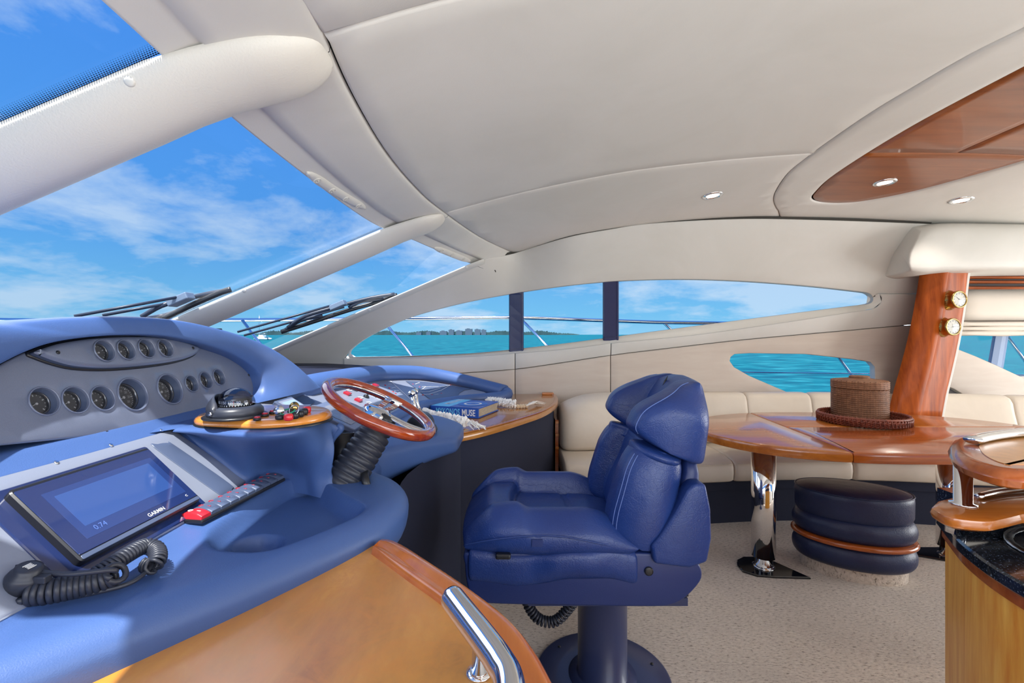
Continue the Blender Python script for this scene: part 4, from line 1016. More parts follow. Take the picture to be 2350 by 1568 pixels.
s, t = wing_px(808, 937); p, u, v, nn = wing_frame(s, t); m = MB(); m.lathe([(.055, 0), (.058, .006), (.05, .012), (.045, .006), (.045, .002)], p, nn, 32, caps=False); o = m.obj('speaker_ring', CHROME, wp); m = MB(); m.lathe([(.046, .001), (.02, .003), (0, .003)], p, nn, 28); m.obj('speaker_grille', GREY_DARK, o)
led = [(884, 884), (893, 892), (901, 900), (908, 904), (949, 909), (969, 908), (992, 907), (948, 882), (963, 889), (1034, 883), (1013, 903)]
for px, py in led:
    s, t = wing_px(px, py); p, u, v, nn = wing_frame(s, t); m = MB(); m.lathe([(.007, 0), (.006, .004), (0, .006)], p, nn, 10); m.obj('indicator_lamp', REDDARK, wp)
# printed legends and the boat outline
mb = MB()
def stroke(pts, w=.0022, off=.0045):
    c = [wing_px(*p) for p in pts]
    for (s0, t0), (s1_, t1) in zip(c[:-1], c[1:]):
        a, b = wing(s0, t0, off), wing(s1_, t1, off); d = (b-a)
        if d.length < 1e-5: continue
        d.normalize(); nn = wing_frame(s0, t0)[3]; k = nn.cross(d)*w; mb.add([a-k, b-k, b+k, a+k], [(0, 1, 2, 3)])
for px, py in led[:4]+led[4:9]: stroke([(px+5, py-.6), (px+15, py-1.4)])
for px, py in ((800, 896), (826, 913), (857, 899), (846, 925), (885, 912), (898, 918)): stroke([(px-6, py+1), (px+5, py-1)]); stroke([(px-4, py+3), (px+7, py+1)])
stroke([(940, 908), (944, 900), (955, 896), (975, 895), (1000, 891), (1034, 883)]); stroke([(940, 908), (960, 909), (985, 906), (1012, 897), (1034, 883)]); stroke([(965, 896), (975, 890), (990, 888), (1005, 890)]); stroke([(960, 902), (985, 900), (1010, 893)])
mb.obj('printed_legend', WHITE, wp, smooth=False)
stroke_line = MB(); mb = stroke_line; stroke([(896, 874), (948, 922)], .003, .003); mb.obj('panel_joint', WHITE, wp, smooth=False)
# small display and chart light on the near part of the wing
s, t = wing_px(672, 932); p = atz(672, 934, 1.10); 
def slab_box(name, c, hx, hy, hz, R, m, parent, bev=.004):
    mb = MB(); mb.box(c, (hx, hy, hz), R); return bevel(mb.obj(name, m, parent, smooth=False), bev, 2)
# padded coaming
cpath = [(-1.02, 1.98, 1.10), (-1.0, 2.2, 1.13), (-.985, 2.6, 1.13), (-.975, 2.95, 1.122), (-.92, 3.35, 1.105), (-.74, 3.68, 1.075), (-.45, 3.80, 1.01), (-.22, 3.78, .955), (-.06, 3.68, .925)]
cpath = cr(cpath, 6); m = MB()
m.tube(cpath, .06, 14, rad=[(.070 if i > 4 else .055, .060) for i in range(len(cpath))], up=(0, 0, 1)); o = m.obj('coaming', BLUE, CON)
fpath = cr([(-.045, 3.66, .91), (-.10, 3.56, .905), (-.24, 3.44, .912), (-.38, 3.28, .918), (-.50, 3.08, .925), (-.575, 2.9, .935), (-.60, 2.6, .945), (-.62, 2.3, .95)], 6)
m = MB(); rad = [.05-.012*min(1, i/12) for i in range(len(fpath))]; m.tube(fpath, .04, 14, rad=[(r, r*.9) for r in rad]); o = m.obj('coaming_front', BLUE, CON)
m = MB(); m.lathe([(0, -.055), (.03, -.05), (.05, -.03), (.058, 0), (.05, .03), (.03, .05), (0, .055)], (-.05, 3.675, .913), (0, 0, 1), 20); m.obj('coaming_tip', BLUE, CON)
# arm with rounded end
m = MB(); rings = []
for x, y0, y1_, z0, z1, r in ((-.80, 1.62, 2.60, .62, .955, .05), (-.70, 1.63, 2.60, .68, .955, .06), (-.62, 1.66, 2.60, .745, .953, .06), (-.52, 1.74, 2.60, .80, .95, .06), (-.42, 1.85, 2.58, .832, .945, .055), (-.34, 1.95, 2.50, .846, .938, .05), (-.28, 2.02, 2.42, .852, .932, .042), (-.255, 2.04, 2.38, .857, .925, .036), (-.243, 2.07, 2.33, .866, .914, .025)):
    ring = []
    for cy, cz, a0 in ((y1_-r, z1-r*.6, 0), (y0+r, z1-r*.6, PI/2), (y0+r, z0+r*.6, PI), (y1_-r, z0+r*.6, 1.5*PI)):
        for a in np.linspace(a0, a0+PI/2, 6): ring.append((x, cy+r*math.cos(a), cz+r*.6*math.sin(a)))
    rings.append(ring)
m.loft(rings); subd(m.obj('arm', BLUE, CON), 1)
# pedestal
foot = cr([(-1.0, .2), (-.75, .75), (-.50, 1.15), (-.43, 1.40), (-.40, 1.75), (-.33, 2.15), (-.275, 2.36), (-.285, 2.46), (-.36, 2.52), (-.9, 2.55)], 6)
m = MB(); m.grid([[(x, y, z if z < .8 else (.80 if y < 1.5 else .80+.055*sstep(1.5, 1.75, y))) for x, y in foot] for z in (0, .3, .6, .80)]); m.obj('pedestal', NAVY_FAB, CON)
# ---- boot and collar of the steering column
BA, BB = Vector((-.565, 1.50, .885)), Vector((-.452, 1.595, 1.085)); bd = (BB-BA).normalized()
# ================================================================ THINGS ON THE CONSOLE
# ---- steering wheel
wc = Vector((-.465, 1.60, 1.122)); tl = math.radians(27); wn = Vector((math.sin(tl), 0, math.cos(tl))); wu = Vector((math.cos(tl), 0, -math.sin(tl))); wv = Vector((0, 1, 0))
t = thing('steering_wheel', 'polished mahogany rim steering wheel with chrome spokes and ribbed black boot', 'steering wheel', tuple(BA))
m = MB(); Rw = .192; path = [wc+wn*.012+(wu*math.cos(a)+wv*math.sin(a))*Rw for a in np.linspace(0, 2*PI, 73)[:-1]]
m.tube(path, .0192, 18, closed=True, up=tuple(wn)); m.obj('rim', MAHOGANY, t)
m = MB(); path = [wc+wn*.010+(wu*math.cos(a)+wv*math.sin(a))*(Rw-.0165) for a in np.linspace(0, 2*PI, 73)[:-1]]; m.tube(path, .0055, 10, closed=True); m.obj('inner_ring', CHROME, t)
m = MB(); m.lathe([(.052, -.016), (.054, -.008), (.05, 0), (.034, .008), (.012, .011), (0, .0115)], wc, wn, 36); hub = m.obj('hub', CHROME, t)
for a in range(4):
    d = wu*math.cos(a*PI/2+.6)+wv*math.sin(a*PI/2+.6); m = MB(); m.lathe([(.004, 0), (.0035, .002), (0, .0026)], wc+d*.038+wn*.0055, wn, 10); m.obj('bolt', BLACK, hub)
for ang in (0, PI/2, -PI/2):
    d = wu*math.cos(ang)+wv*math.sin(ang); e = wn.cross(d); m = MB()
    for s in (-1, 1):
        rows = []
        for f in np.linspace(0, 1, 8):
            r = .03+(Rw-.012-.03)*f; c = wc+d*r+e*s*(.012+.008*f)+wn*(.002+.006*f*f-.004*math.sin(f*PI)); w, h = .009+.003*f, .0028
            rows.append([c+e*w+wn*h, c-e*w+wn*h, c-e*w-wn*h, c+e*w-wn*h])
        m.loft(rows)
    o = m.obj('spoke', CHROME, t, smooth=False); bevel(o, .0015, 2)
    m = MB(); c = wc+d*(Rw-.014)+wn*.012; m.tube([c-e*.036-d*.004, c, c+e*.036-d*.004], .0085, 10); m.obj('spoke_end', CHROME, t)
m = MB(); prof = [(.050, -.012)]
Lb = (BB-BA).length; nrib = 9
for i in range(nrib):
    f0 = .02+i/nrib*.80; r = .066-.014*f0
    for q, dr in ((0, -.0030), (.15, -.0005), (.5, .0015), (.88, .0005)): prof.append((r+dr, (f0+q*.80/nrib)*Lb))
prof += [(.043, Lb*.84), (.05, Lb*.86), (.05, Lb*.97), (.045, Lb*1.0)]
m.lathe(prof, BA, bd, 32); m.obj('boot', RUBBER, t)
m = MB(); m.lathe([(.045, 0), (.043, .02), (.03, .03)], BB-bd*.004, bd, 28); m.obj('column_neck', BLACK, t)
p0 = at(838, 1100, 1.47); m = MB(); m.tube([p0+Vector((-.02, .05, .03)), p0, p0+Vector((.012, -.01, -.03))], .011, 8, rad=[(.012, .006), (.013, .007), (.012, .006)]); m.obj('tilt_lever', BLACK, t)
# ---- instrument plinth of burl wood with buttons
zp = 1.128
t = thing('instrument_plinth', 'oval orange burl wood plinth with red and black buttons beside the gauges', 'instrument base', (-.76, 1.43, zp))
pl2d = cr([(-.945, 1.375), (-.90, 1.305), (-.80, 1.275), (-.69, 1.262), (-.61, 1.30), (-.565, 1.375), (-.575, 1.46), (-.65, 1.535), (-.78, 1.565), (-.89, 1.52), (-.94, 1.45)], 5, closed=True)
rows = []
for off, z in ((.004, zp-.002), (.0, zp+.004), (-.001, zp+.012), (.003, zp+.019), (.010, zp+.0235), (.02, zp+.025)):
    rows.append([(x, y, z) for x, y in inset(pl2d, off)])
m = MB(); m.grid(rows, cu=True); m.fan(rows[-1]); m.obj('body', BURL, t)
m = MB(); rows = [[(x, y, z) for x, y in inset(pl2d, o)] for o, z in ((-.003, zp-.004), (-.003, zp+.003), (.004, zp+.003))]; m.grid(rows, cu=True); m.obj('base_gasket', BLACK, t)
ZT = zp+.025
def knob(px, py, r, h, mt, name='button', flat=False, ped=None):
    c = atz(px, py, ZT); 
    if ped: m = MB(); m.lathe([(r*1.08, 0), (r*1.08, h*.55), (r*.95, h*.6)], c, (0, 0, 1), 18); o = m.obj(name, ped, t); m = MB(); m.lathe([(r*.86, h*.5), (r*.86, h*.8), (r*.6, h*.95), (0, h)], c, (0, 0, 1), 18); m.obj('cap', mt, o); return
    m = MB(); m.lathe([(r*.8, 0), (r, h*.2), (r, h*.7), (r*.75, h*.95), (0, h)], c, (0, 0, 1), 18); m.obj(name, mt, t)
for px, py in ((590, 965), (608, 956), (626, 950)): knob(px, py, .0095, .012, REDDARK, 'red_button', ped=BLACK)
knob(643, 963, .013, .014, BLACK, 'black_button')
knob(662, 965, .0125, .019, RED, 'red_knob'); knob(676, 961, .0125, .019, BLACK, 'black_knob'); knob(688, 957, .0125, .019, BLACK, 'black_knob'); knob(697, 952, .0125, .019, BLACK, 'black_knob'); knob(704, 947, .0125, .019, RED, 'red_knob'); knob(668, 949, .010, .012, BLACK, 'ignition_switch')
# keys
kc = atz(650, 952, ZT+.012); t2 = thing('key_ring', 'bunch of ignition keys with a green tag ring and brass disc on the plinth', 'keys', tuple(kc))
m = MB(); c = kc+Vector((-.012, 0, .012)); m.lathe([(.014, -.001), (.014, .001)], c, (.3, -1, .25), 20); m.box(c+Vector((.002, .004, -.02)), (.004, .001, .012)); m.obj('key', STEEL, t2)
m = MB(); c2 = kc+Vector((.026, .01, .022)); m.lathe([(.013, -.001), (.013, .001)], c2, (.2, -1, .4), 20); m.obj('brass_disc', BRASS, t2)
m = MB(); c3 = kc+Vector((.010, .004, .008)); m.tube([c3+Vector((.02*math.cos(a), .010*math.sin(a), .007*math.sin(a+.5))) for a in np.linspace(0, 2*PI, 25)[:-1]], .0022, 8, closed=True); m.obj('green_loop', mat('green_cord', s2l(24, 140, 104), .5), t2)
m = MB(); c4 = kc+Vector((.028, .004, .012)); m.tube([c4+Vector((.013*math.cos(a), .006*math.sin(a), .013*math.sin(a))) for a in np.linspace(0, 2*PI, 25)[:-1]], .0013, 6, closed=True); m.obj('split_ring', STEEL, t2)
# ---- compass
cc = atz(541, 956, ZT); cc = Vector((cc.x, cc.y, ZT)); t = thing('compass', 'black dome compass with white degree card on the burl wood plinth', 'compass', tuple(cc))
m = MB(); m.lathe([(.083, 0), (.084, .004), (.078, .007)], cc, (0, 0, 1), 40); m.obj('flange', BLACK, t)
m = MB(); m.lathe([(.070, .005), (.073, .012), (.072, .022), (.064, .031), (.050, .033)], cc, (0, 0, 1), 40, caps=False); m.obj('bezel', RUBBER, t)
R_ = .050; dc = cc+Vector((0, 0, .037))
m = MB(); m.lathe([(R_*math.cos(a), R_*math.sin(a)*.92) for a in np.linspace(0, PI/2*.999, 14)], dc, (0, 0, 1), 36, caps=False); m.obj('dome', DOME, t)
m = MB(); m.lathe([(.040, -.006), (.0415, .004), (.0405, .015), (.030, .019), (.016, .022), (0, .023)], dc, (0, 0, 1), 36); card = m.obj('card', BLACK, t)
m = MB()
for i in range(36):
    a = i*PI/18; e = Vector((math.cos(a), math.sin(a), 0)); f = Vector((-e.y, e.x, 0))*(.0008 if i % 3 else .0014); q = dc+e*.0422+Vector((0, 0, .0)); m.add([q-f+Vector((0, 0, -.003)), q+f+Vector((0, 0, -.003)), q+f+Vector((0, 0, .001)), q-f+Vector((0, 0, .001))], [(0, 1, 2, 3)])
    q = dc+e*.0345+Vector((0, 0, .0180)); m.add([q-f*1.2-e*.003, q+f*1.2-e*.003, q+f*1.2+e*.003-Vector((0, 0, .006)), q-f*1.2+e*.003-Vector((0, 0, .006))], [(0, 1, 2, 3)])
m.obj('degree_marks', WHITE, card, smooth=False)
for i, s in enumerate(('180', '150', '120', '90', '60', '210')):
    a = math.radians(-90-38+26*i) if i < 5 else math.radians(-154); e = Vector((math.cos(a), math.sin(a), 0)); f = Vector((-e.y, e.x, 0)); text_mesh(s, .0115, dc+e*.0425+Vector((0, 0, .0075)), f, (0, 0, 1), WHITE, 'numeral', card, bold=.0003)
m = MB(); a = math.radians(-66); e = Vector((math.cos(a), math.sin(a), 0)); m.tube([dc+e*.044+Vector((0, 0, -.003)), dc+e*.044+Vector((0, 0, .012))], .0008, 6); m.obj('lubber_line', RED, card)
m = MB(); rows = []      # hood shield at the left
for a in np.linspace(PI*.62, PI*1.42, 16):
    e = Vector((math.cos(a), math.sin(a), 0)); k = math.sin((a-PI*.62)/(PI*.8)*PI)**.6
    rows.append([cc+e*.072+Vector((0, 0, .012)), cc+e*.073+Vector((0, 0, .03)), cc+e*(.069-.003*k)+Vector((0, 0, .028+.020*k)), cc+e*(.061-.008*k)+Vector((0, 0, .030+.036*k)), cc+e*(.056-.006*k)+Vector((0, 0, .029+.035*k)), cc+e*.062+Vector((0, 0, .028+.02*k)), cc+e*.064+Vector((0, 0, .012))])
m.grid(rows, cu=True); m.fan(rows[0]); m.fan(rows[-1]); m.obj('shield', RUBBER, t)
m = MB(); m.lathe([(.006, 0), (.006, .003), (0, .004)], cc+Vector((-.028, -.068, .018)), (-.3, -1, 0), 12); m.obj('pivot_screw', STEEL, t)
# ---- chartplotter
bl, br, tr_ = ons(180, 1284, .024), ons(468, 1152, .024), ons(326, 1031, .024)
y0, y1_ = bl.y, (br.y+tr_.y)/2; s0, s1_ = (s2(bl)[1]+s2(br)[1])/2, s2(tr_)[1]
t = thing('chartplotter', 'black flat screen chartplotter tilted on the grey console plate', 'display', tuple(SP((y0+y1_)/2, s0, .008)))
y1r = max(br.y, tr_.y); W = y1r-y0; y0 = y0-.0
def rrect(y0, y1, s0, s1, r, k=5):
    out = []
    for cy, cs, a0 in ((y1-r, s1-r, 0), (y0+r, s1-r, PI/2), (y0+r, s0+r, PI), (y1-r, s0+r, 1.5*PI)):
        for a in np.linspace(a0, a0+PI/2, k): out.append((cy+r*math.cos(a), cs+r*math.sin(a)))
    return out
def slab_s(name, r2, o0, o1, m, parent, bev=.002):
    mb = MB(); a = [SP(y, s, o0) for y, s in r2]; b = [SP(y, s, o1-bev) for y, s in r2]; c = [SP(y, s, o1) for y, s in inset(r2, bev)]
    mb.grid([a, b, c], cu=True); mb.add(c, [tuple(range(len(c)))]); o = mb.obj(name, m, parent); return auto(o, 30)
slab_s('carrier_plate', rrect(y0-.035, y1r+.022, s0-.022, s1_+.014, .008), .006, .010, SCREEN_OFF, t)  # blue screen colour stands in for the reflection on the black plate
slab_s('case', rrect(y0, y1r, s0, s1_, .010), .010, .0262, BLACK, t, .003)
slab_s('screen', rrect(y0+.004, y1r-.004, s0+.014, s1_-.008, .004), .0255, .0275, SCREEN_OFF, t, .0008)
slab_s('front_rail', rrect(y0+.004, y1r-.004, s0+.003, s0+.0125, .003), .0255, .0272, GREY_DARK, t, .0008)
scr = slab_s('map_area', rrect(y0+.036, y1r-.022, s0+.036, s1_-.032, .002), .0274, .0278, SCREEN_EDGE, t, .0002)
slab_s('map_view', rrect(y0+.052, y1r-.04, s0+.062, s1_-.045, .002), .0276, .0280, SCREEN_MAP, t, .0002)
text_mesh('GARMIN', .0125, SP(y0+W*.60, s0+.0225, .0282), YD, SV, WHITE, 'maker_mark', t, bold=.0001)
text_mesh('0.74', .016, SP(y0+.075, s0+.050, .0284), YD, SV, mat('dim_digits', s2l(84, 112, 178), .4), 'depth_readout', t)
m = MB(); c = SP(y1r-.03, s0+.026, .0282); m.tube([c+(YD*math.cos(a)+SV*math.sin(a))*.0026 for a in np.linspace(.6, 2*PI-.6+.0, 14)], .0005, 5); m.obj('power_symbol', WHITE, t)
# ---- rocker switch strip
a0, a1 = atz(434, 1200, .940), atz(632, 1101, .942)
t = thing('switch_strip', 'row of nine grey rocker switches and one red switch beside the plotter', 'switch panel', tuple((a0+a1)/2))
ud = (a1-a0).normalized(); vd = Vector((ud.y, -ud.x, 0)).normalized(); nd = ud.cross(vd)*-1; nd = nd if nd.z > 0 else -nd; Ls = (a1-a0).length; Rm = Matrix((ud, vd, nd)).transposed()
m = MB(); m.box((a0+a1)/2+nd*.002, (Ls/2, .034, .005), Rm); bevel(m.obj('frame', BLACK, t, smooth=False), .003, 2)
for i in range(10):
    c = a0+ud*(Ls*(i+.55)/10.1)+nd*.007; w = Ls/10.1*.46; rows = []
    for k in np.linspace(-1, 1, 9):
        z = .008+.008*(1-k*k)
        rows.append([c+ud*s+vd*(.030*k)+nd*zz_ for s, zz_ in ((-w, 0), (-w, z*.8), (-w*.86, z), (w*.86, z), (w, z*.8), (w, 0))])
    m = MB(); m.loft(rows); o = m.obj('rocker_switch', RED if i == 0 else GREY_DARK, t); auto(o, 50)
    if i == 0: o['label'] = 'red rocker at the near end of the strip'
    m = MB(); q = c-vd*.012+nd*.0150; m.tube([q+(ud*math.cos(a)+vd*math.sin(a))*.005 for a in np.linspace(0, 2*PI, 15)[:-1]], .0009, 5, closed=True); q = c+vd*.010+nd*.0152; m.box(q, (.001, .005, .0006), Rm); m.obj('symbol', WHITE if i == 0 else REDDARK, o)
# ---- power socket and coiled handset cord
sc_ = Vector((-.775, .735, .975)); 
sc_ = ons(62, 1322, .02); sx = Vector((.35, -.1, 1)).normalized()
t = thing('power_socket', 'round black twelve volt socket with hinged cap at the left edge of the desk', 'socket', tuple(sc_))
m = MB(); m.lathe([(.026, -.02), (.027, .0), (.024, .006), (.018, .010), (.018, .016), (.012, .018), (0, .018)], sc_, sx, 28); m.obj('body', RUBBER, t)
m = MB(); m.box(sc_+Vector((.030, -.004, -.003)), (.010, .007, .006)); bevel(m.obj('hinge', RUBBER, t, smooth=False), .002, 2)
m = MB()
for k in (-1.5, -.5, .5, 1.5): m.box(sc_+sx*.0185+Vector((.003*k, 0, -.001*k)), (.0008, .005+.001*abs(k), .0006))
m.obj('socket_emblem', WHITE, t, smooth=False)
def coil(path, R, r, turns, seg=9):
    P = [Vector(p) for p in resample(path, 240)]; n = turns*14; out = []
    tang = [(P[min(i+1, 239)]-P[max(i-1, 0)]).normalized() for i in range(240)]
    u = tang[0].cross(Vector((0, 0, 1))).normalized(); us = []
    for tg in tang: u = (u-tg*u.dot(tg)).normalized(); us.append(u.copy())
    for i in range(n+1):
        f = i/n*239; j = min(int(f), 238); fr = f-j; c = P[j].lerp(P[j+1], fr); tg = tang[j]; uu = us[j]; w = tg.cross(uu); a = 2*PI*i/14
        out.append(c+uu*R*math.cos(a)+w*R*math.sin(a))
    return out
C1 = [atz(px, py, z) for px, py, z in cr([(205, 1330, .960), (245, 1305, .968), (295, 1272, .975), (332, 1254, .972), (358, 1262, .965), (362, 1284, .958), (350, 1300, .952), (338, 1296, .952)], 6)]
C2 = [atz(px, py, z) for px, py, z in cr([(62, 1362, .962), (110, 1358, .960), (170, 1347, .958), (225, 1335, .958), (258, 1322, .962), (268, 1312, .97)], 6)]
t = thing('handset_cord', 'black coiled handset cord looped over the left of the console desk', 'cord', tuple(C2[8]))
m = MB(); m.tube(coil(C1, .0125, .0034, 30), .0034, 7); m.obj('upper_coil', RUBBER, t)
m = MB(); m.tube(coil(C2, .0160, .0048, 15), .0050, 7); m.obj('lower_coil', RUBBER, t)
m = MB(); m.tube([Vector(p) for p in cr([tuple(atz(268, 1312, .975)), tuple(atz(250, 1309, .982)), tuple(atz(160, 1318, .985)), tuple(atz(90, 1312, .99)), tuple(atz(30, 1300, .995)), tuple(atz(-40, 1280, 1.0))], 6)], .0042, 8); m.obj('cable', RUBBER, t)
m = MB(); m.tube([Vector(p) for p in cr([tuple(atz(349, 1284, .957)), tuple(atz(343, 1305, .948)), tuple(atz(300, 1338, .944)), tuple(atz(220, 1360, .944)), tuple(atz(120, 1378, .944)), tuple(atz(40, 1382, .944)), tuple(atz(10, 1372, .95)), tuple(atz(-40, 1340, .96))], 6)], .0042, 8); m.obj('cable', RUBBER, t)
pa, pb = atz(-12, 1342, .965), atz(16, 1368, .952)
m = MB(); m.tube([pa, pa.lerp(pb, .5), pb], .01, 12, rad=[.013, .012, .008]); m.obj('plug', BLACK, t)
# ---- throttle
tc_ = Vector((-.42, 2.10, .944)); t = thing('throttle', 'pair of chrome throttle levers on a round black base behind the wheel', 'throttle', tuple(tc_))
m = MB(); m.lathe([(.075, 0), (.078, .012), (.07, .03), (.05, .036)], tc_, (0, 0, 1), 32); m.obj('base', RUBBER, t)
ax = Vector((0, 1, 0)); m = MB(); m.lathe([(.052, -.045), (.058, -.04), (.058, .04), (.052, .045)], tc_+Vector((0, 0, .03)), ax, 32); m.obj('drum', BLACK, t)
for s in (-1, 1):
    q = tc_+Vector((0, s*.03, .06)); m = MB(); m.tube([q, q+Vector((-.022, 0, .06)), q+Vector((-.03, 0, .115))], .01, 12, rad=[.011, .010, .010]); o = m.obj('lever', CHROME, t)
    m = MB(); m.tube([q+Vector((-.031, -.022*1, .12)), q+Vector((-.031, .022, .12))], .015, 14); m.obj('grip', CHROME, o)
# ---- small display behind the plinth
dcn = Vector((-.86, 1.76, 1.135)); t = thing('autopilot_display', 'small grey display head with a pale screen behind the burl plinth', 'display', tuple(dcn))
p = at(672, 938, 1.66); Rr = Matrix.Rotation(math.radians(-38), 3, 'Y')
m = MB(); m.box(p, (.05, .062, .012), Matrix.Rotation(math.radians(32), 3, 'Y')); bevel(m.obj('case', GREY_DARK, t, smooth=False), .004, 2)
Rq = Matrix.Rotation(math.radians(32), 3, 'Y'); nq = Rq @ Vector((0, 0, 1))
m = MB(); m.box(p+nq*.0122, (.040, .052, .001), Rq); fr_ = m.obj('bezel', GREY_LIGHT, t, smooth=False)
m = MB(); m.box(p+nq*.0135, (.030, .042, .0008), Rq); m.obj('screen', mat('pale_lcd', s2l(150, 172, 196), .2, coat=.5), t, smooth=False)
p = at(792, 950, 2.0); t = thing('radar_display', 'wide grey radar display head lying behind the steering wheel rim', 'display', tuple(p))
Rq = Matrix.Rotation(math.radians(24), 3, 'Y'); nq = Rq @ Vector((0, 0, 1))
m = MB(); m.box(p, (.105, .17, .010), Rq); bevel(m.obj('case', GREY, t, smooth=False), .004, 2)
m = MB(); m.box(p+nq*.0105, (.075, .135, .001), Rq); m.obj('screen', mat('grey_screen', s2l(132, 132, 138), .25, coat=.4, var=(s2l(116, 118, 126), 14, (1, 1, 1), .4, .6)), t, smooth=False)
# ================================================================ FURNITURE
def extrude_plan(loop, zs):
    """rows of an outline at heights: zs = [(inset, z), ...]"""
    return [[(x, y, z) for x, y in (inset(loop, o) if o else loop)] for o, z in zs]
def zcyl(name, loop, zs, m, parent, cap_top=True, cap_bot=True):
    rows = extrude_plan(loop, zs); mb = MB(); mb.grid(rows, cu=True)
    for on, r in ((cap_bot, rows[0]), (cap_top, rows[-1])):
        if on: mb.add(r, [tuple(range(len(r)))])
    return auto(mb.obj(name, m, parent), 38)
# ---- port cabinet beside the console
ZC = .87
front = [atz(px, py, ZC) for px, py in ((1040, 1000), (1100, 988), (1150, 975), (1200, 960), (1245, 945), (1272, 930), (1281, 918), (1276, 907), (1266, 903))]
ploop = cr([(p.x, p.y) for p in front], 5)+[(.24, 4.02), (-.9, 3.98), (-.9, 2.62), (-.42, 2.50), (-.31, 2.40)]
t = thing('port_cabinet', 'navy cabinet with a curved honey wood top between console and cream sofa', 'cabinet', (-.1, 3.1, 0))
zcyl('worktop', ploop, [(.012, ZC-.045), (.003, ZC-.040), (0, ZC-.025), (.002, ZC-.012), (.010, ZC-.003), (.02, ZC)], HONEY_PORT, t)
lip = cr([(p.x, p.y) for p in front], 5); inn = [tuple(p) for p in inset(ploop, .05)[:len(lip)]]
m = MB(); rows = []
for f, z in ((.02, .0005), (.10, .004), (.55, .0035), (.62, .0005)): rows.append([(a[0]+(b[0]-a[0])*f, a[1]+(b[1]-a[1])*f, ZC+z) for a, b in zip(lip, inn)])
m.grid(rows); m.obj('edge_band', CHERRY, t)
zcyl('body', [tuple(p) for p in inset(ploop, .035)], [(0, .002), (0, ZC-.04)], NAVY_FAB, t)
m = MB(); p = Vector((.31, 3.98, ZC)); m.box(p+Vector((.0, 0, .008)), (.05, .03, .010)); bevel(m.obj('end_fillet', CHERRY, t, smooth=False), .006, 2)
t = thing('side_filler', 'red cherry filler box between the navy cabinet and the sofa end', 'cabinet', (.36, 3.75, 0))
m = MB(); m.box((.353, 3.80, .36), (.013, .20, .358)); m.obj('body', CHERRY_RED, t, smooth=False)
for z in (.50, .60, .70): m = MB(); m.box((.353, 3.593, z), (.014, .008, .012)); bevel(m.obj('ledge', CHERRY, t, smooth=False), .003, 1)
# ---- book
bz = ZC+.003
P = [atz(988, 953, bz), atz(1098, 961, bz), atz(1153, 943, bz)]       # spine foot left, spine foot right, far right foot
ub = (P[1]-P[0]); wb = ub.length; ub.normalize(); vb = P[2]-P[1]; vb -= ub*vb.dot(ub); db = vb.length; vb.normalize(); hb = .062
t = thing('coffee_table_book', 'thick blue coffee table book with a white eye emblem lying on the honey wood top', 'book', tuple((P[0]+P[1])/2+vb*db/2))
R3 = Matrix((ub, vb, Vector((0, 0, 1)))).transposed(); ctr = P[0]+ub*wb/2+vb*db/2
for z, nm in ((.003, 'back_cover'), (hb-.003, 'front_cover')):
    m = MB(); m.box(ctr+Vector((0, 0, z)), (wb/2, db/2, .003), R3); bevel(m.obj(nm, BOOK_BLUE, t, smooth=False), .001, 1)
m = MB(); m.box(P[0]+ub*wb/2+Vector((0, 0, hb/2))+vb*.003, (wb/2, .004, hb/2), R3); sp = m.obj('spine', BOOK_BLUE, t, smooth=False)
m = MB(); m.box(ctr+Vector((0, 0, hb/2))+vb*.0, (wb/2-.008, db/2-.006, hb/2-.006), R3); m.obj('pages', PAPER, t, smooth=False)
zt_ = hb+.0004; 
text_mesh('MYKONOS', hb*.88, P[0]+ub*wb*.37-vb*.002+Vector((0, 0, hb*.48)), ub, (0, 0, 1), BOOK_SKY, 'spine_title', t, bold=.0008, width=wb*.50)
text_mesh('MUSE', hb*.88, P[0]+ub*wb*.80-vb*.002+Vector((0, 0, hb*.48)), ub, (0, 0, 1), WHITE, 'spine_title', t, bold=.0012, width=wb*.27)
m = MB(); q = P[0]+Vector((0, 0, zt_)); m.add([q+ub*.002, q+ub*wb*.40, q+ub*wb*.40+vb*db, q+ub*.002+vb*db], [(0, 1, 2, 3)]); m.obj('cover_panel', BOOK_SKY, t, smooth=False)
text_mesh('MYKONOS', wb*.19, P[0]+ub*wb*.20+vb*db*.62+Vector((0, 0, zt_+.0006)), vb, -ub, WHITE, 'cover_title', t, bold=.0008, width=db*.7)
eye = P[0]+ub*wb*.66+vb*db*.50
for i, (r, mt, h) in enumerate(((.36, BOOK_MID, .0008), (.22, WHITE, .0012), (.165, BOOK_MID, .0016), (.055, BOOK_BLUE, .002))):
    m = MB(); m.fan([eye+ub*math.cos(a)*r*wb*.8+vb*math.sin(a)*r*wb*.8+Vector((0, 0, zt_+h)) for a in np.linspace(0, 2*PI, 41)[:-1]]); m.obj('eye_ring', mt, t, smooth=False)
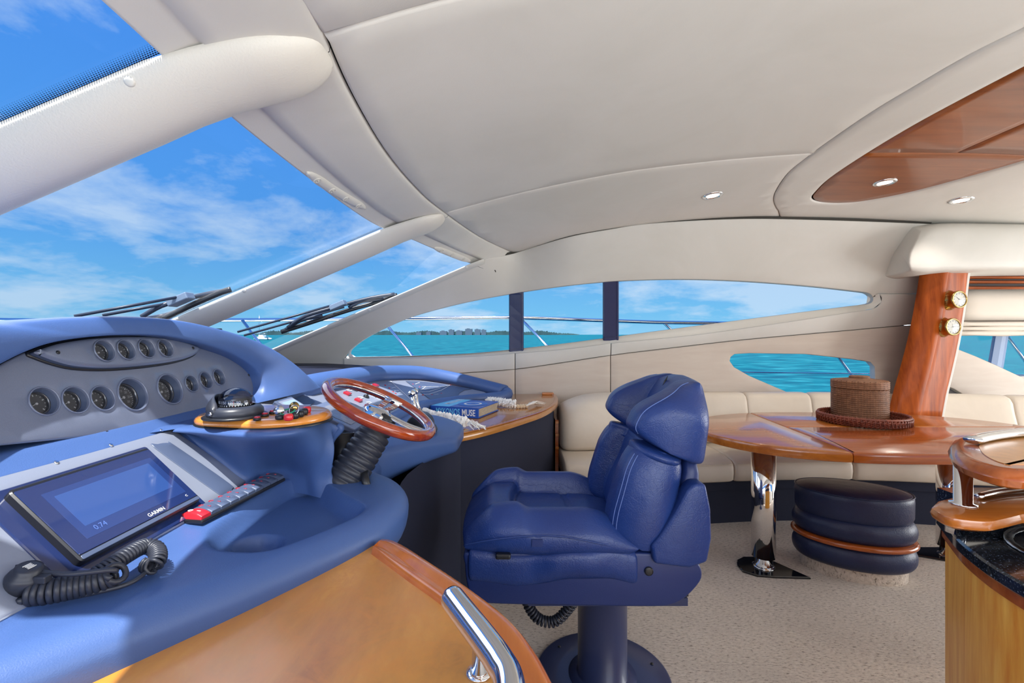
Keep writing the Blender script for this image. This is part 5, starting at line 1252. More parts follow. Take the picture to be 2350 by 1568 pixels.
# ---- shell garland
t = thing('shell_garland', 'string of white shells and beads with cotton tassels draped round the blue book', 'garland', tuple(atz(990, 960, ZC)))
gpath = [(1072, 974), (1045, 969), (1015, 963), (985, 957), (968, 950), (966, 940), (985, 932), (1040, 921), (1075, 919)]
gpath2 = [(1120, 925), (1150, 928), (1172, 931), (1186, 932)]
rnd = random.Random(3)
def shells(pp, n, beads):
    P = [Vector(p) for p in resample(cr([tuple(atz(px, py-3, ZC+.032)) for px, py in pp], 6), 60)]
    for i in range(n):
        f = (i+.5)/n*58; j = int(f); c = P[j].lerp(P[j+1], f-j); tg = (P[j+1]-P[j]).normalized(); sd = tg.cross(Vector((0, 0, 1)))
        m = MB()
        for k in range(12):
            a = rnd.random()*2*PI; d = sd*math.cos(a)+Vector((0, 0, 1))*math.sin(a)*.85+tg*rnd.uniform(-.3, .3); q = c+Vector((0, 0, .006))+d*.004
            w = d.cross(tg).normalized(); m.add([q-tg*.003, q+d*.018+w*.014, q+d*.036, q+d*.018-w*.014, q+d*.018+tg*.010], [(0, 1, 4), (1, 2, 4), (2, 3, 4), (3, 0, 4), (0, 3, 2, 1)])
        m.obj('shell_cluster', SHELLWHITE, t, smooth=False)
shells(gpath, 46, 0); shells(gpath2, 14, 0)
def beads(px0, px1, n):
    for i in range(n):
        px = px0[0]+(px1[0]-px0[0])*i/max(1, n-1); py = px0[1]+(px1[1]-px0[1])*i/max(1, n-1); c = atz(px, py, ZC+.016); m = MB(); m.lathe([(.016*math.sin(a), -.016*math.cos(a)) for a in np.linspace(.01, PI-.01, 8)], c, (0, 0, 1), 10); m.obj('bead', BEAD, t)
beads((975, 955), (990, 957), 3); beads((1188, 933), (1208, 932), 4)
def tassel(a, b, w):
    A, B = atz(*a, ZC+.03), atz(*b, ZC+.008); m = MB()
    for i in range(26):
        e = B+Vector((rnd.uniform(-w, w), rnd.uniform(-w, w), rnd.uniform(-.002, .01))); mid = A.lerp(e, .5)+Vector((0, 0, .01))+Vector((rnd.uniform(-w, w)*.5, rnd.uniform(-w, w)*.5, rnd.uniform(.0, .02))); m.tube([A, mid, e], .0022, 4)
    m.obj('tassel', TASSEL, t)
tassel((1072, 974), (1098, 984), .045); tassel((1208, 932), (1242, 929), .035)
m = MB(); c = atz(988, 963, ZC+.002); m.lathe([(.03, 0), (.03, .002), (0, .0025)], c, (0, 0, 1), 24); m.obj('pendant', BRASS, t)

# ---- sofa
SF = cr([(.36, 3.16), (.8, 3.17), (1.35, 3.22), (1.9, 3.28), (2.5, 3.28), (3.1, 3.20), (3.8, 3.04), (4.8, 2.75)], 8)
SB = cr([(.36, 3.80), (.8, 3.80), (1.35, 3.82), (1.9, 3.84), (2.5, 3.84), (3.1, 3.80), (3.8, 3.70), (4.8, 3.5)], 8)
def sfy(x): return interp(x, SF)
def sby(x): return interp(x, SB)
t = thing('sofa', 'long curved cream leather sofa with navy plinth under the port windows', 'sofa', (2.2, 3.5, 0))
m = MB(); rows = []
for x in np.linspace(.40, 4.8, 50): rows.append([(x, 3.98, .0), (x, sfy(x)+.13, .0), (x, sfy(x)+.13, .24), (x, sfy(x)+.10, .25), (x, sfy(x)+.10, .33), (x, 3.98, .33)])
m.loft(rows); auto(m.obj('plinth', NAVY_FAB, t), 30)
def cushion(name, x0, x1, sec, n=12, bulge=.012, left_round=0):
    """loft of a closed section along x; sec(x) gives points; the ends pinch in"""
    rings = []; L = x1-x0
    xs = [x0+.003, x0+.012, x0+.03]+list(np.linspace(x0+.07, x1-.07, n))+[x1-.03, x1-.012, x1-.003]
    ks = [.90, .965, .99]+[1]*n+[.99, .965, .90]
    for x, k in zip(xs, ks):
        s = sec(x); c = Vector((x, sum(p[0] for p in s)/len(s), sum(p[1] for p in s)/len(s)))
        rings.append([c+(Vector((x, p[0], p[1]))-c)*k for p in s])
    m = MB(); m.loft(rings); return m.obj(name, SEAT_CREAM, t)
def seat_sec(x):
    f = sfy(x); b = sby(x)+.02
    return [(f+.03, .335), (f+.004, .35), (f-.004, .40), (f, .445), (f+.012, .468), (f+.04, .485), (f+.14, .497), ((f+b)/2, .50), (b, .49), (b, .335)]
for x0, x1 in ((.37, .98), (.98, 1.585), (1.585, 2.46), (2.46, 3.15), (3.15, 3.95), (3.95, 4.75)): cushion('seat_cushion', x0, x1, seat_sec)
def seat_piping(x0, x1):
    m = MB(); m.tube([(x, sfy(x)+.006, .468) for x in np.linspace(x0+.02, x1-.02, 20)], .0035, 6); m.obj('piping', SEAT_CREAM, t)
for x0, x1 in ((.98, 1.585), (1.585, 2.46), (2.46, 3.15), (3.15, 3.95)): seat_piping(x0, x1)
def back_sec(x):
    b = sby(x); top = .895
    return [(b+.02, .46), (b-.05, .50), (b-.06, .56), (b-.035, .66), (b-.01, .76), (b+.005, top-.05), (b+.025, top-.014), (b+.055, top), (b+.10, top+.002), (b+.14, top-.02), (b+.15, .80), (b+.15, .46)]
for x0, x1 in ((1.16, 1.98), (1.98, 2.52), (2.52, 3.22), (3.22, 4.02), (4.02, 4.75)): cushion('back_cushion', x0, x1, back_sec)
# rounded end cushion turning towards the cabinet
m = MB(); rings = []
for x, k, y0 in ((.375, .80, 3.52), (.385, .90, 3.49), (.41, .97, 3.47), (.46, 1, 3.46), (.6, 1, 3.47), (.8, 1, 3.50), (1.0, 1, 3.55), (1.1, .99, 3.6), (1.14, .96, 3.63), (1.15, .88, 3.66)):
    s = [(3.95, .48), (y0+.03, .48), (y0, .53), (y0-.005, .64), (y0+.015, .76), (y0+.05, .84), (y0+.11, .895), (y0+.20, .915), (y0+.30, .915), (3.92, .88), (3.95, .80)]
    c = Vector((x, sum(p[0] for p in s)/len(s), .62)); dz_ = 1-.20*(1-sstep(.36, .60, x)); rings.append([c+(Vector((x, p[0], .48+(p[1]-.48)*dz_))-c)*k for p in s])
m.loft(rings); subd(m.obj('end_cushion', SEAT_CREAM, t), 1)
# ---- dining table
TZ = .79
tl_ = [(1.17, 2.93), (1.22, 2.70), (1.36, 2.50), (1.55, 2.38), (1.80, 2.31), (2.05, 2.29), (2.35, 2.295), (2.62, 2.33), (2.9, 2.40), (3.15, 2.54), (3.32, 2.72), (3.38, 2.93), (3.32, 3.15), (3.15, 3.34), (2.9, 3.46), (2.6, 3.52), (2.3, 3.54), (2.05, 3.54), (1.8, 3.51), (1.55, 3.42), (1.36, 3.29), (1.22, 3.12)]
tloop = cr(tl_, 4, closed=True)
t = thing('dining_table', 'long oval cherry wood table on two chrome pedestal legs by the sofa', 'table', (2.25, 2.9, 0))
A0, A1 = atz(1717, 946, TZ), atz(1940, 1032, TZ); B0, B1 = atz(2070, 962, TZ), atz(2225, 992, TZ)
def halfplane(poly, a, b, keep):
    d = Vector((b.x-a.x, b.y-a.y)); nrm = Vector((-d.y, d.x)).normalized(); out = []
    f = lambda p: ((p[0]-a.x)*nrm.x+(p[1]-a.y)*nrm.y)*keep-.002
    for i in range(len(poly)):
        p, q = poly[i], poly[(i+1) % len(poly)]; fp, fq = f(p), f(q)
        if fp > 0: out.append(p)
        if (fp > 0) != (fq > 0):
            k = fp/(fp-fq); out.append((p[0]+(q[0]-p[0])*k, p[1]+(q[1]-p[1])*k))
    return out
print('table seams', A0, A1, B0, B1)
ymid = atz(1830, 980, TZ).y
leafL = halfplane(tloop, A0, A1, -1) if halfplane(tloop, A0, A1, -1) and min(p[0] for p in halfplane(tloop, A0, A1, -1)) < 1.3 else halfplane(tloop, A0, A1, 1)
kA = -1 if leafL == halfplane(tloop, A0, A1, -1) else 1
rest = halfplane(tloop, A0, A1, -kA); C0, C1 = Vector((2.62, 3.6, 0)), Vector((2.62, 2.2, 0))
near = halfplane(rest, Vector((0, ymid, 0)), Vector((4, ymid, 0)), -1); far = halfplane(rest, Vector((0, ymid, 0)), Vector((4, ymid, 0)), 1)
far_l = clip(far, 0, 2.618, -1); far_r = clip(far, 0, 2.622, 1)
prof = [(.02, TZ-.055), (.006, TZ-.052), (.0, TZ-.040), (.0, TZ-.020), (.004, TZ-.006), (.010, TZ-.0015), (.016, TZ)]
for nm, lp_ in (('leaf', leafL), ('top_panel', near), ('leaf', far_l), ('leaf', far_r)):
    lp2 = dens(lp_, .05); zcyl(nm, lp2, [(o*.6 if o else 0, z) for o, z in prof], CHERRY if nm == 'leaf' else CHERRY_RED, t)
zcyl('underframe', [tuple(p) for p in inset(tloop, .10)], [(0, TZ-.075), (0, TZ-.05)], CHERRY_RED, t)
def table_leg(px, py, plate):
    c = atz(px, py, 0.006); m = MB(); m.lathe([(.043, .02), (.05, .024), (.05, .07), (.066, .075), (.066, TZ-.075)], Vector((c.x, c.y, 0)), (0, 0, 1), 36); m.obj('leg', CHROME, t)
    m = MB(); lp_ = [(c.x+x, c.y+y) for x, y in plate]; m2 = zcyl('foot_plate', lp_, [(0, 0.0005), (.0, .008), (.004, .012)], BLACK_GLOSS, t)
    m = MB(); m.lathe([(.062, .012), (.06, .018), (.05, .02)], Vector((c.x, c.y, 0)), (0, 0, 1), 28); m.obj('foot_collar', CHROME, t)
table_leg(1752, 1302, [(-.165+.02, .02), (-.15, -.05), (-.09, -.10), (0, -.115), (.20, -.125), (.10, .06), (.03, .12), (-.06, .12), (-.12, .08)])
table_leg(2180, 1278, [(-.30, .07), (-.15, .12), (.05, .12), (.12, .05), (.12, -.05), (.05, -.09), (-.05, -.06)])
# ---- tray and rattan box
c = atz(1979, 968, TZ+.005); c.z = TZ
t = thing('rattan_tray', 'round reddish rattan tray with a braided rim on the table', 'tray', tuple(c))
RT = .252; m = MB(); m.lathe([(0, .004), (RT-.03, .004), (RT-.02, .009), (RT-.03, .010), (0, .010)], c, (0, 0, 1), 48); m.obj('base', WICKER_RED, t)
for k, (z, r) in enumerate(((.014, RT-.012), (.028, RT-.005), (.042, RT+.002))):
    m = MB()
    for s in range(2):
        m.tube([c+Vector(((r+.005*math.cos(30*a+s*PI))*math.cos(a), (r+.005*math.cos(30*a+s*PI))*math.sin(a), z+.0055*math.sin(30*a+s*PI))) for a in np.linspace(0, 2*PI, 361)[:-1]], .0072, 6, closed=True)
    m.obj('braid', WICKER_RED, t)
m = MB(); m.tube([c+Vector(((RT+.001)*math.cos(a), (RT+.001)*math.sin(a), .056)) for a in np.linspace(0, 2*PI, 97)[:-1]], .009, 8, closed=True); m.obj('rim', WICKER_RED, t)
m = MB()
for i in range(72):
    a = i*2*PI/72; e = Vector((math.cos(a), math.sin(a), 0)); f = Vector((-e.y, e.x, 0)); q = c+e*(RT+.001)+Vector((0, 0, .056)); m.tube([q-e*.011-Vector((0, 0, .006)), q+f*.004+Vector((0, 0, .0105)), q+e*.011+f*.008-Vector((0, 0, .006)), q+e*.008+f*.012-Vector((0, 0, .05))], .0028, 5)
m.obj('lashing', WICKER_RED, t)
bc = atz(1972, 958, TZ+.011); bc.z = TZ+.011
t = thing('rattan_box', 'brown coiled rattan lidded box standing in the round tray', 'basket', tuple(bc))
RB = 55*bc.y/F; HB = (975-870)*bc.y/F*.80; print('box', bc, RB, HB)
n_c = 15; prof = []
for i in range(n_c):
    z = .002+HB*.80*i/n_c; d = HB*.80/n_c
    for k in range(4): prof.append((RB*.985-.004+.0045*math.sin(k/4*PI), z+d*k/4))
m = MB(); m.lathe([(0, .001)]+prof+[(RB*.95, HB*.80)], bc, (0, 0, 1), 56); m.obj('body', WICKER, t)
m = MB(); prof = []
for i in range(4):
    z = HB*.81+HB*.20*i/4; d = HB*.2/4
    for k in range(4): prof.append((RB*1.0-.004+.0045*math.sin(k/4*PI), z+d*k/4))
for i in range(9):
    r = RB*(.97-.62*i/9); d = RB*.62/9
    for k in range(4): prof.append((r-d*k/4, HB*1.012+.014*(i+k/4)/9+.003*math.sin(k/4*PI)))
lid = MB(); lid.lathe(prof+[(RB*.30, HB*1.03)], bc, (0, 0, 1), 56); lo_ = lid.obj('lid', WICKER, t)
m = MB(); prof = []
for i in range(3):
    for k in range(4): prof.append((RB*.34+.0045*math.sin(k/4*PI), HB*1.03+HB*.10*(i+k/4)/3))
m.lathe(prof+[(RB*.3, HB*1.14), (0, HB*1.135)], bc, (0, 0, 1), 40); m.obj('knob', WICKER, lo_)
m = MB()
for j in range(64):          # stitches of the coils
    a = j*2*PI/64; e = Vector((math.cos(a), math.sin(a), 0)); f = Vector((-e.y, e.x, 0))
    for i in range(n_c+4):
        z = .006+HB*1.0*(i+(j % 2)*.5)/(n_c+4); q = bc+e*(RB-.0005)+Vector((0, 0, z)); m.add([q-f*.0035, q+f*.0035+Vector((0, 0, .002)), q+f*.0035+Vector((0, 0, .008)), q-f*.0035+Vector((0, 0, .006))], [(0, 1, 2, 3)])
st = m.obj('coil_stitches', mat('dark_rattan', s2l(108, 70, 46), .7), t, smooth=False); st['kind'] = 'stuff'
m = MB(); q = bc+Vector((-RB, -.02, HB*.62)); m.tube([q+Vector((.01, 0, 0)), q+Vector((-.035, -.01, .004))], .004, 6); m.obj('toggle', WICKER, t)
# ---- ottoman
oc = Vector((2.005, 2.70, 0)); t = thing('ottoman', 'oval navy leather ottoman with stacked rolls and an orange wood band', 'ottoman', tuple(oc))
def oval(a, b, rot=-.40, n=64):
    cs, sn = math.cos(rot), math.sin(rot); out = []
    for i in range(n):
        u = 2*PI*i/n; x, y = a*math.cos(u), b*math.sin(u); out.append((oc.x+x*cs-y*sn, oc.y+x*sn+y*cs))
    return out
OA, OB = .305, .205
def ov_roll(name, zs, m_): return zcyl(name, oval(OA, OB), zs, m_, t)
ov_roll('base', [(.045, .0), (.04, .075)], CARPET)
def roll(name, z0, z1, o, r, m_): return zcyl(name, oval(OA, OB), [(o+r*(1-math.sin(a)), (z0+z1)/2-(z1-z0)/2*math.cos(a)) for a in np.linspace(.05, PI-.05, 11)], m_, t)
roll('lower_roll', .065, .200, .0, .05, LEATHER_DARK); roll('wood_band', .194, .224, -.006, .014, CHERRY_RED); roll('middle_roll', .216, .345, .0, .05, LEATHER_DARK)
zcyl('top_cushion', oval(OA, OB), [(.05, .330), (.025, .338), (.016, .36), (.014, .445), (.016, .470), (.024, .482), (.06, .491), (.14, .497)], LEATHER_DARK, t)
m = MB(); m.tube([(x, y, .479) for x, y in inset(oval(OA, OB), .0165)], .004, 6, closed=True); m.obj('piping', LEATHER_DARK, t)
# ---- bar unit at the right
def pz(L, z): return [tuple(atz(px, py, z).xy) for px, py in L]
gl = cr(pz([(2168, 1203), (2200, 1240), (2250, 1280), (2300, 1312), (2352, 1342)], .905), 5)
gl = [(1.15, 1.24)]+gl+[(1.03, .80), (1.10, .55), (2.2, .45), (2.2, 1.30)]
t = thing('bar_unit', 'curved golden veneer bar unit with black granite top at the right edge', 'cabinet', (1.5, .95, 0))
zcyl('granite_top', gl, [(.006, .873), (0, .879), (0, .900), (.004, .905)], GRANITE, t)
zcyl('cherry_band', [tuple(p) for p in inset(gl, .010)], [(0, .848), (0, .872)], CHERRY_RED, t)
zcyl('body', [tuple(p) for p in inset(gl, .016)], [(0, .001), (.0, .846)], OAK_Z, t)
m = MB(); m.box((1.70, 1.235, .935), (.52, .035, .030)); m.obj('granite_upstand', GRANITE, t, smooth=False)
m = MB(); c = Vector((1.33, 1.0, .907)); rows = []
for r, z in ((.20, .000), (.20, .004), (.185, .005), (.18, -.002)): rows.append([c+Vector((r*math.cos(a)*1.0, r*.75*math.sin(a), z)) for a in np.linspace(0, 2*PI, 49)[:-1]])
m.grid(rows, cu=True); m.obj('sink_rim', STEEL, t)
m = MB(); m.fan([c+Vector((.18*math.cos(a), .18*.75*math.sin(a), .0005)) for a in np.linspace(0, 2*PI, 49)[:-1]]); m.obj('sink_bowl', BLACK_GLOSS, t)
zs_ = .985
shelf = cr([tuple(atz(px, py, zs_).xy) for px, py in ((2134, 1160), (2160, 1176), (2200, 1187), (2265, 1193), (2300, 1188), (2350, 1176))], 5)+[(1.9, 1.02), (2.2, 1.05), (2.2, 1.30), (1.6, 1.325)]+cr([tuple(atz(px, py, zs_).xy) for px, py in ((2350, 1118), (2280, 1124), (2200, 1135), (2150, 1145))], 4)
zcyl('lower_shelf', shelf, [(.012, zs_-.032), (.003, zs_-.026), (0, zs_-.016), (.003, zs_-.006), (.012, zs_)], CHERRY, t)
# chrome strip along the shelf back
ch = cr([(2244, 1140), (2290, 1130), (2350, 1122), (2420, 1116)], 4); m = MB(); m.tube([atz(px, py, zs_+.008) for px, py in ch], .008, 10); m.obj('shelf_rail', CHROME, t)
zr = 1.115
top_l = cr([tuple(atz(px, py, zr).xy) for px, py in ((2175, 1018), (2182, 1036), (2215, 1056), (2280, 1075), (2350, 1085))], 5)+[(1.6, .88), (2.2, .86), (2.2, 1.50), (1.7, 1.50)]+cr([tuple(atz(px, py, zr).xy) for px, py in ((2350, 983), (2270, 988), (2215, 995), (2186, 1004))], 5)
zcyl('counter_top', top_l, [(.02, zr-.040), (.005, zr-.034), (0, zr-.020), (.004, zr-.008), (.016, zr), (.030, zr+.0005)], CHERRY_RED, t)
zcyl('top_inlay', [tuple(p) for p in inset(top_l, .055)], [(0, zr-.004), (.0, zr+.002)], HONEY, t)
ch = cr([(2232, 1010), (2262, 1003), (2310, 996), (2380, 990), (2450, 986)], 5); m = MB(); pth = [atz(px, py, zr+.012) for px, py in ch]; m.tube(pth, .014, 12, rad=[(.019, .010)]*len(pth)); m.obj('counter_rail', CHROME, t)
c = atz(2210, 1158, zs_); m = MB(); m.lathe([(.026, 0), (.026, .004), (.0175, .006), (.0175, zr-.03-zs_)], Vector((c.x, c.y, zs_)), (0, 0, 1), 32); m.obj('post', CHROME, t)
c = Vector((c.x+.01, c.y+.03, .906)); m = MB(); m.lathe([(.0195, 0), (.0195, .05)], c, (0, 0, 1), 24); m.obj('lower_post', CHROME, t)
# ---- starboard counter in the foreground
ZS = .85
sl = cr([tuple(atz(px, py, ZS).xy) for px, py in ((850, 1252), (905, 1252), (1000, 1310), (1090, 1372), (1170, 1436), (1225, 1505), (1262, 1572))], 5)
sl2 = sl+[(.12, .50), (.14, .1), (-1.0, .1), (-1.0, .45), (-.74, .74)]
t = thing('starboard_counter', 'honey burl counter with a raised cherry lip in the near corner', 'counter', (-.3, .5, 0))
zcyl('worktop', sl2, [(.012, ZS-.05), (.0, ZS-.04), (0, ZS-.004), (.004, ZS)], HONEY, t)
zcyl('body', [tuple(p) for p in inset(sl2, .05)], [(0, .001), (0, ZS-.05)], NAVY_FAB, t)
inn_px = [(852, 1272), (930, 1330), (1010, 1388), (1085, 1455), (1150, 1535), (1178, 1580)]
ip = [atz(px, py, ZS) for px, py in cr(inn_px, 6)]; op = [Vector((x, y, ZS)) for x, y in sl]
n = 40; op = [Vector(p) for p in resample(op[3:], n)]; ip = [Vector(p) for p in resample(ip, n)]
op += [Vector((.12, .50, ZS)), Vector((.14, .1, ZS))]; ip += [Vector((.05, .50, ZS)), Vector((.07, .1, ZS))]
m = MB(); m.grid([[a.lerp(b, f)+Vector((0, 0, z)) for a, b in zip(op, ip)] for f, z in ((-.02, -.045), (-.05, -.03), (-.05, -.008), (-.02, .006), (.08, .014), (.35, .016), (.55, .011), (.66, .010), (.80, .015), (.92, .012), (1.0, .0))])
o = m.obj('raised_lip', LIP, t); m = MB()
m.fan([op[0].lerp(ip[0], f)+Vector((0, 0, z)) for f, z in ((-.05, -.03), (-.02, .006), (.08, .014), (.35, .016), (.8, .015), (1, 0))]); m.obj('lip_end', LIP, t)
# chrome hand rail
t = thing('hand_rail', 'thick curved chrome grab rail on the near honey wood counter', 'handrail', (-.055, .73, ZS))
hp = [at(1036, 1362, .775), at(1075, 1408, .715), at(1115, 1462, .662), at(1148, 1518, .62), at(1168, 1572, .585), Vector((.0, .52, .93)), Vector((.005, .36, .93))]
for p in hp: p.z = .945
hp = [Vector(p) for p in cr([tuple(p) for p in hp], 8)]
m = MB(); r_ = .0205; m.tube(hp, r_, 24, rad=[r_*.93]+[r_]*(len(hp)-1)); m.obj('tube', CHROME, t)
c = atz(1100, 1546, ZS); d = Vector((c.x, c.y, ZS)); top = min(hp, key=lambda p: (p.x-c.x-.006)**2+(p.y-c.y+.02)**2)
m = MB(); m.tube([d, d+Vector((.002, -.008, .06)), Vector((d.x+.008, d.y-.030, .938))], .0125, 18); m.obj('support_post', CHROME, t)
m = MB(); m.lathe([(.021, 0), (.021, .003), (.014, .005)], d, (0, 0, 1), 24); m.obj('post_flange', CHROME, t)

# ---- lamps in the ceiling
for i, (px, py, lab, o_) in enumerate(((1636, 449, 'chrome ringed downlight in the cream ceiling left of the wood panel', 0), (2031, 419, 'chrome ringed downlight set in the wood ceiling panel', 0), (2206, 460, 'chrome ringed downlight in the cream soffit right of the wood panel', -.006))):
    c = onroof(px, py, o_); e = .05; nx = (roofz(c.x+e, c.y)-roofz(c.x-e, c.y))/(2*e); ny = (roofz(c.x, c.y+e)-roofz(c.x, c.y-e))/(2*e); dn = Vector((nx, ny, -1)).normalized()
    t = thing('downlight', lab, 'ceiling light', tuple(c), 'recessed downlights'); R_ = 21*c.y/F
    m = MB(); m.lathe([(R_*1.08, -.001), (R_*1.08, .004), (R_*.88, .008), (R_*.68, .003), (R_*.66, -.008)], c, dn, 32, caps=False); m.obj('trim_ring', CHROME, t)
    m = MB(); m.fan([c+dn*.001+(dn.orthogonal().normalized()*math.cos(a)+dn.cross(dn.orthogonal().normalized())*math.sin(a))*R_*.67 for a in np.linspace(0, 2*PI, 25)[:-1]]); m.obj('lens', LAMP, t)
    l = bpy.data.lights.new('downlight_lamp', 'SPOT'); l.energy = 12; l.spot_size = 2.0; l.spot_blend = .8; l.shadow_soft_size = .03; l.color = (1, .93, .82)
    lo = bpy.data.objects.new('downlight_lamp', l); COL.objects.link(lo); lo.location = c+dn*.03; lo.rotation_euler = (-dn).to_track_quat('Z', 'Y').to_euler()
# ---- clock and barometer on the pillar
def dialcase(name, px, py, r, label, cat, clock):
    c = at(px, py, 3.665); R_ = r*3.66/F; ax = Vector((.10, -1, .02)).normalized(); t = thing(name, label, cat, tuple(c))
    m = MB(); m.lathe([(R_*1.15, -.03), (R_*1.18, -.012), (R_*1.10, -.004), (R_*.98, .002), (R_*.98, .05), (R_*1.02, .056), (R_*1.0, .064), (R_*.88, .068), (R_*.84, .060)], c, ax, 40, caps=False); m.obj('case', BRASS, t)
    u = Vector((1, .1, 0)).normalized(); v = u.cross(-ax).normalized(); v = Vector((0, 0, 1))
    m = MB(); m.fan([c+ax*.060+(u*math.cos(a)+v*math.sin(a))*R_*.86 for a in np.linspace(0, 2*PI, 37)[:-1]]); m.obj('dial', DIAL_WHITE, t)
    m = MB()
    for i in range(12):
        a = i*PI/6; e = u*math.cos(a)+v*math.sin(a); f = -u*math.sin(a)+v*math.cos(a); w = .0016; q = c+ax*.0606; m.add([q+e*R_*.60-f*w, q+e*R_*.78-f*w, q+e*R_*.78+f*w, q+e*R_*.60+f*w], [(0, 1, 2, 3)])
    m.obj('hour_marks' if clock else 'scale_marks', BLACK, t, smooth=False)
    m = MB()
    for a, L_, w in (((2.5, .50, .0022), (-.1, .68, .0016)) if clock else ((.15, .66, .0016), (3.3, .3, .0020), (1.9, .45, .0012))):
        e = u*math.cos(a)+v*math.sin(a); f = -u*math.sin(a)+v*math.cos(a); q = c+ax*.0615; m.add([q-f*w-e*R_*.1, q+e*R_*L_-f*w*.4, q+e*R_*L_+f*w*.4, q+f*w-e*R_*.1], [(0, 1, 2, 3)])
    m.lathe([(R_*.07, .0), (R_*.06, .002)], c+ax*.061, ax, 12); m.obj('hand' if clock else 'needle', BLACK, t, smooth=False)
    m = MB(); m.lathe([(R_*.86*math.cos(a), .062+.014*math.sin(a)) for a in np.linspace(0, PI/2*.999, 7)], c, ax, 32, caps=False); m.obj('glass', GAUGE_GLASS, t)
dialcase('ship_clock', 2183, 689, 19.5, 'round brass cased clock, upper of the two dials on the wooden pillar', 'clock', True)
dialcase('barometer', 2169, 751, 19.5, 'round brass cased barometer below the clock on the wooden pillar', 'barometer', False)
# ---- wipers outside the windshield
def wiper(label, yoff, knuckle, arm0, arm1, blade, sup):
    """pixel tracks laid on the glass, lifted off it"""
    def g(px, py, lift): return hit(px, py, lambda p: p.z-(ztop(p.y)-SLOPE*(xtop(p.y)-p.x))-lift, .5, 9)
    k = g(*knuckle, .05); t = thing('wiper', label, 'wiper', tuple(k))
    for a in (arm0, arm1):
        m = MB(); m.tube([g(*a[0], .05), g(*a[1], .06)], .008, 8); m.obj('arm', WIPER, t)
    nn = Vector((-SLOPE, 0, 1)).normalized(); m = MB(); m.box(k, (.06, .035, .02), Matrix.Rotation(-math.atan(SLOPE), 3, 'Y')); bevel(m.obj('knuckle', KNUCKLE, t, smooth=False), .006, 2)
    B = [g(px, py, .022) for px, py in blade]
    m = MB(); m.tube([Vector(p) for p in cr([tuple(p) for p in B], 4)], .012, 8, rad=[(.008, .017)]*((len(B)-1)*4+1), up=tuple(nn)); m.obj('blade', BLACK, t)
    for s in sup:
        m = MB(); pts = [g(px, py, l) for px, py, l in s]; pts = [Vector(p) for p in cr([tuple(p) for p in pts], 4)]; m.tube(pts, .010, 8, rad=[(.010, .014)]*len(pts)); m.obj('bridge', WIPER, t)
wiper('dark windshield wiper on the small port pane beside the pillar', 0, (776, 701), ((545, 762), (776, 697)), ((560, 770), (790, 705)), [(645, 762), (720, 738), (800, 712), (870, 692), (912, 677)], [[(660, 752, .03), (700, 726, .05), (776, 703, .06), (850, 684, .05), (906, 675, .03)], [(655, 757, .03), (690, 736, .045), (740, 724, .03)], [(800, 706, .03), (830, 692, .045), (880, 686, .03)]])
wiper('dark windshield wiper on the wide centre pane above the hood', 0, (415, 688), ((170, 726), (408, 682)), ((235, 724), (415, 691)), [(345, 745), (400, 719), (440, 700), (500, 674), (530, 664)], [[(325, 727, .03), (370, 702, .05), (415, 690, .06), (470, 676, .05), (525, 666, .03)], [(330, 733, .03), (372, 726, .04), (400, 718, .03)]])
# ================================================================ HELM CHAIR
cy = 1.85
CH = thing('helm_chair', 'blue leather helm chair with winged headrest on a round navy pedestal', 'chair', (.34, cy, 0))
# pedestal
pc = Vector((.365, cy, 0))
m = MB(); m.lathe([(.27, .0), (.27, .012), (.262, .016), (.16, .018)], pc, (0, 0, 1), 56); m.obj('floor_flange', STEEL_BLUE, CH)
for i in range(6):
    a = i*PI/3+.25; q = pc+Vector((.225*math.cos(a), .225*math.sin(a), .016)); m = MB(); m.lathe([(.007, 0), (.006, .004), (0, .005)], q, (0, 0, 1), 12); m.obj('bolt', BLACK, CH)
m = MB(); m.lathe([(.135, .017), (.135, .022), (.105, .026), (.098, .03), (.098, .38), (.11, .395), (.12, .40)], pc, (0, 0, 1), 48); m.obj('pedestal_column', STEEL_BLUE, CH)
m = MB(); m.lathe([(.125, .398), (.125, .412)], pc, (0, 0, 1), 40); m.obj('swivel_ring', mat('dark_red_ring', s2l(92, 44, 48), .5), CH)
m = MB(); m.box((.345, cy, .423), (.285, .17, .010)); bevel(m.obj('slide_plate', STEEL_BLUE, CH, smooth=False), .004, 2)
for s in (-1, 1):
    m = MB(); y = cy+s*.19; m.box((.345, y, .428), (.287, .016, .014)); m.box((.345, y-s*.0, .446), (.285, .009, .008)); o = m.obj('slide_rail', STEEL_BLUE, CH, smooth=False)
m = MB(); m.box((.60, cy-.19, .465), (.035, .014, .018)); m.obj('slide_latch', BLACK, CH, smooth=False)
# coiled cable under the seat
cp_ = cr([(.055, cy-.12, .418), (.06, cy-.12, .37), (.10, cy-.12, .315), (.16, cy-.12, .305), (.21, cy-.12, .35), (.25, cy-.12, .405)], 8)
m = MB(); m.tube(coil(cp_, .016, .004, 24), .0052, 7); m.obj('coiled_cable', RUBBER, CH)
# base shell: side profile extruded and softened
def shell(name, prof, y0, y1, m_, bev=.02, seg=3):
    L0 = [(x, y0, z) for x, z in prof]; L1 = [(x, y1, z) for x, z in prof]; mb = MB(); mb.prism(L0, L1); o = mb.obj(name, m_, CH); bevel(o, bev, seg, 25); return o
W0, W1 = cy-.282, cy+.282
base = cr([(-.155, .640), (-.162, .60), (-.155, .53), (-.138, .485), (-.10, .468), (.02, .462), (.25, .458), (.48, .455), (.55, .462), (.60, .49), (.645, .54), (.652, .575), (.638, .605), (.60, .625), (.54, .636), (.44, .640), (.2, .642), (0, .640)], 3, closed=True)
shell('seat_base', base, W0, W1, SHELL, .022)
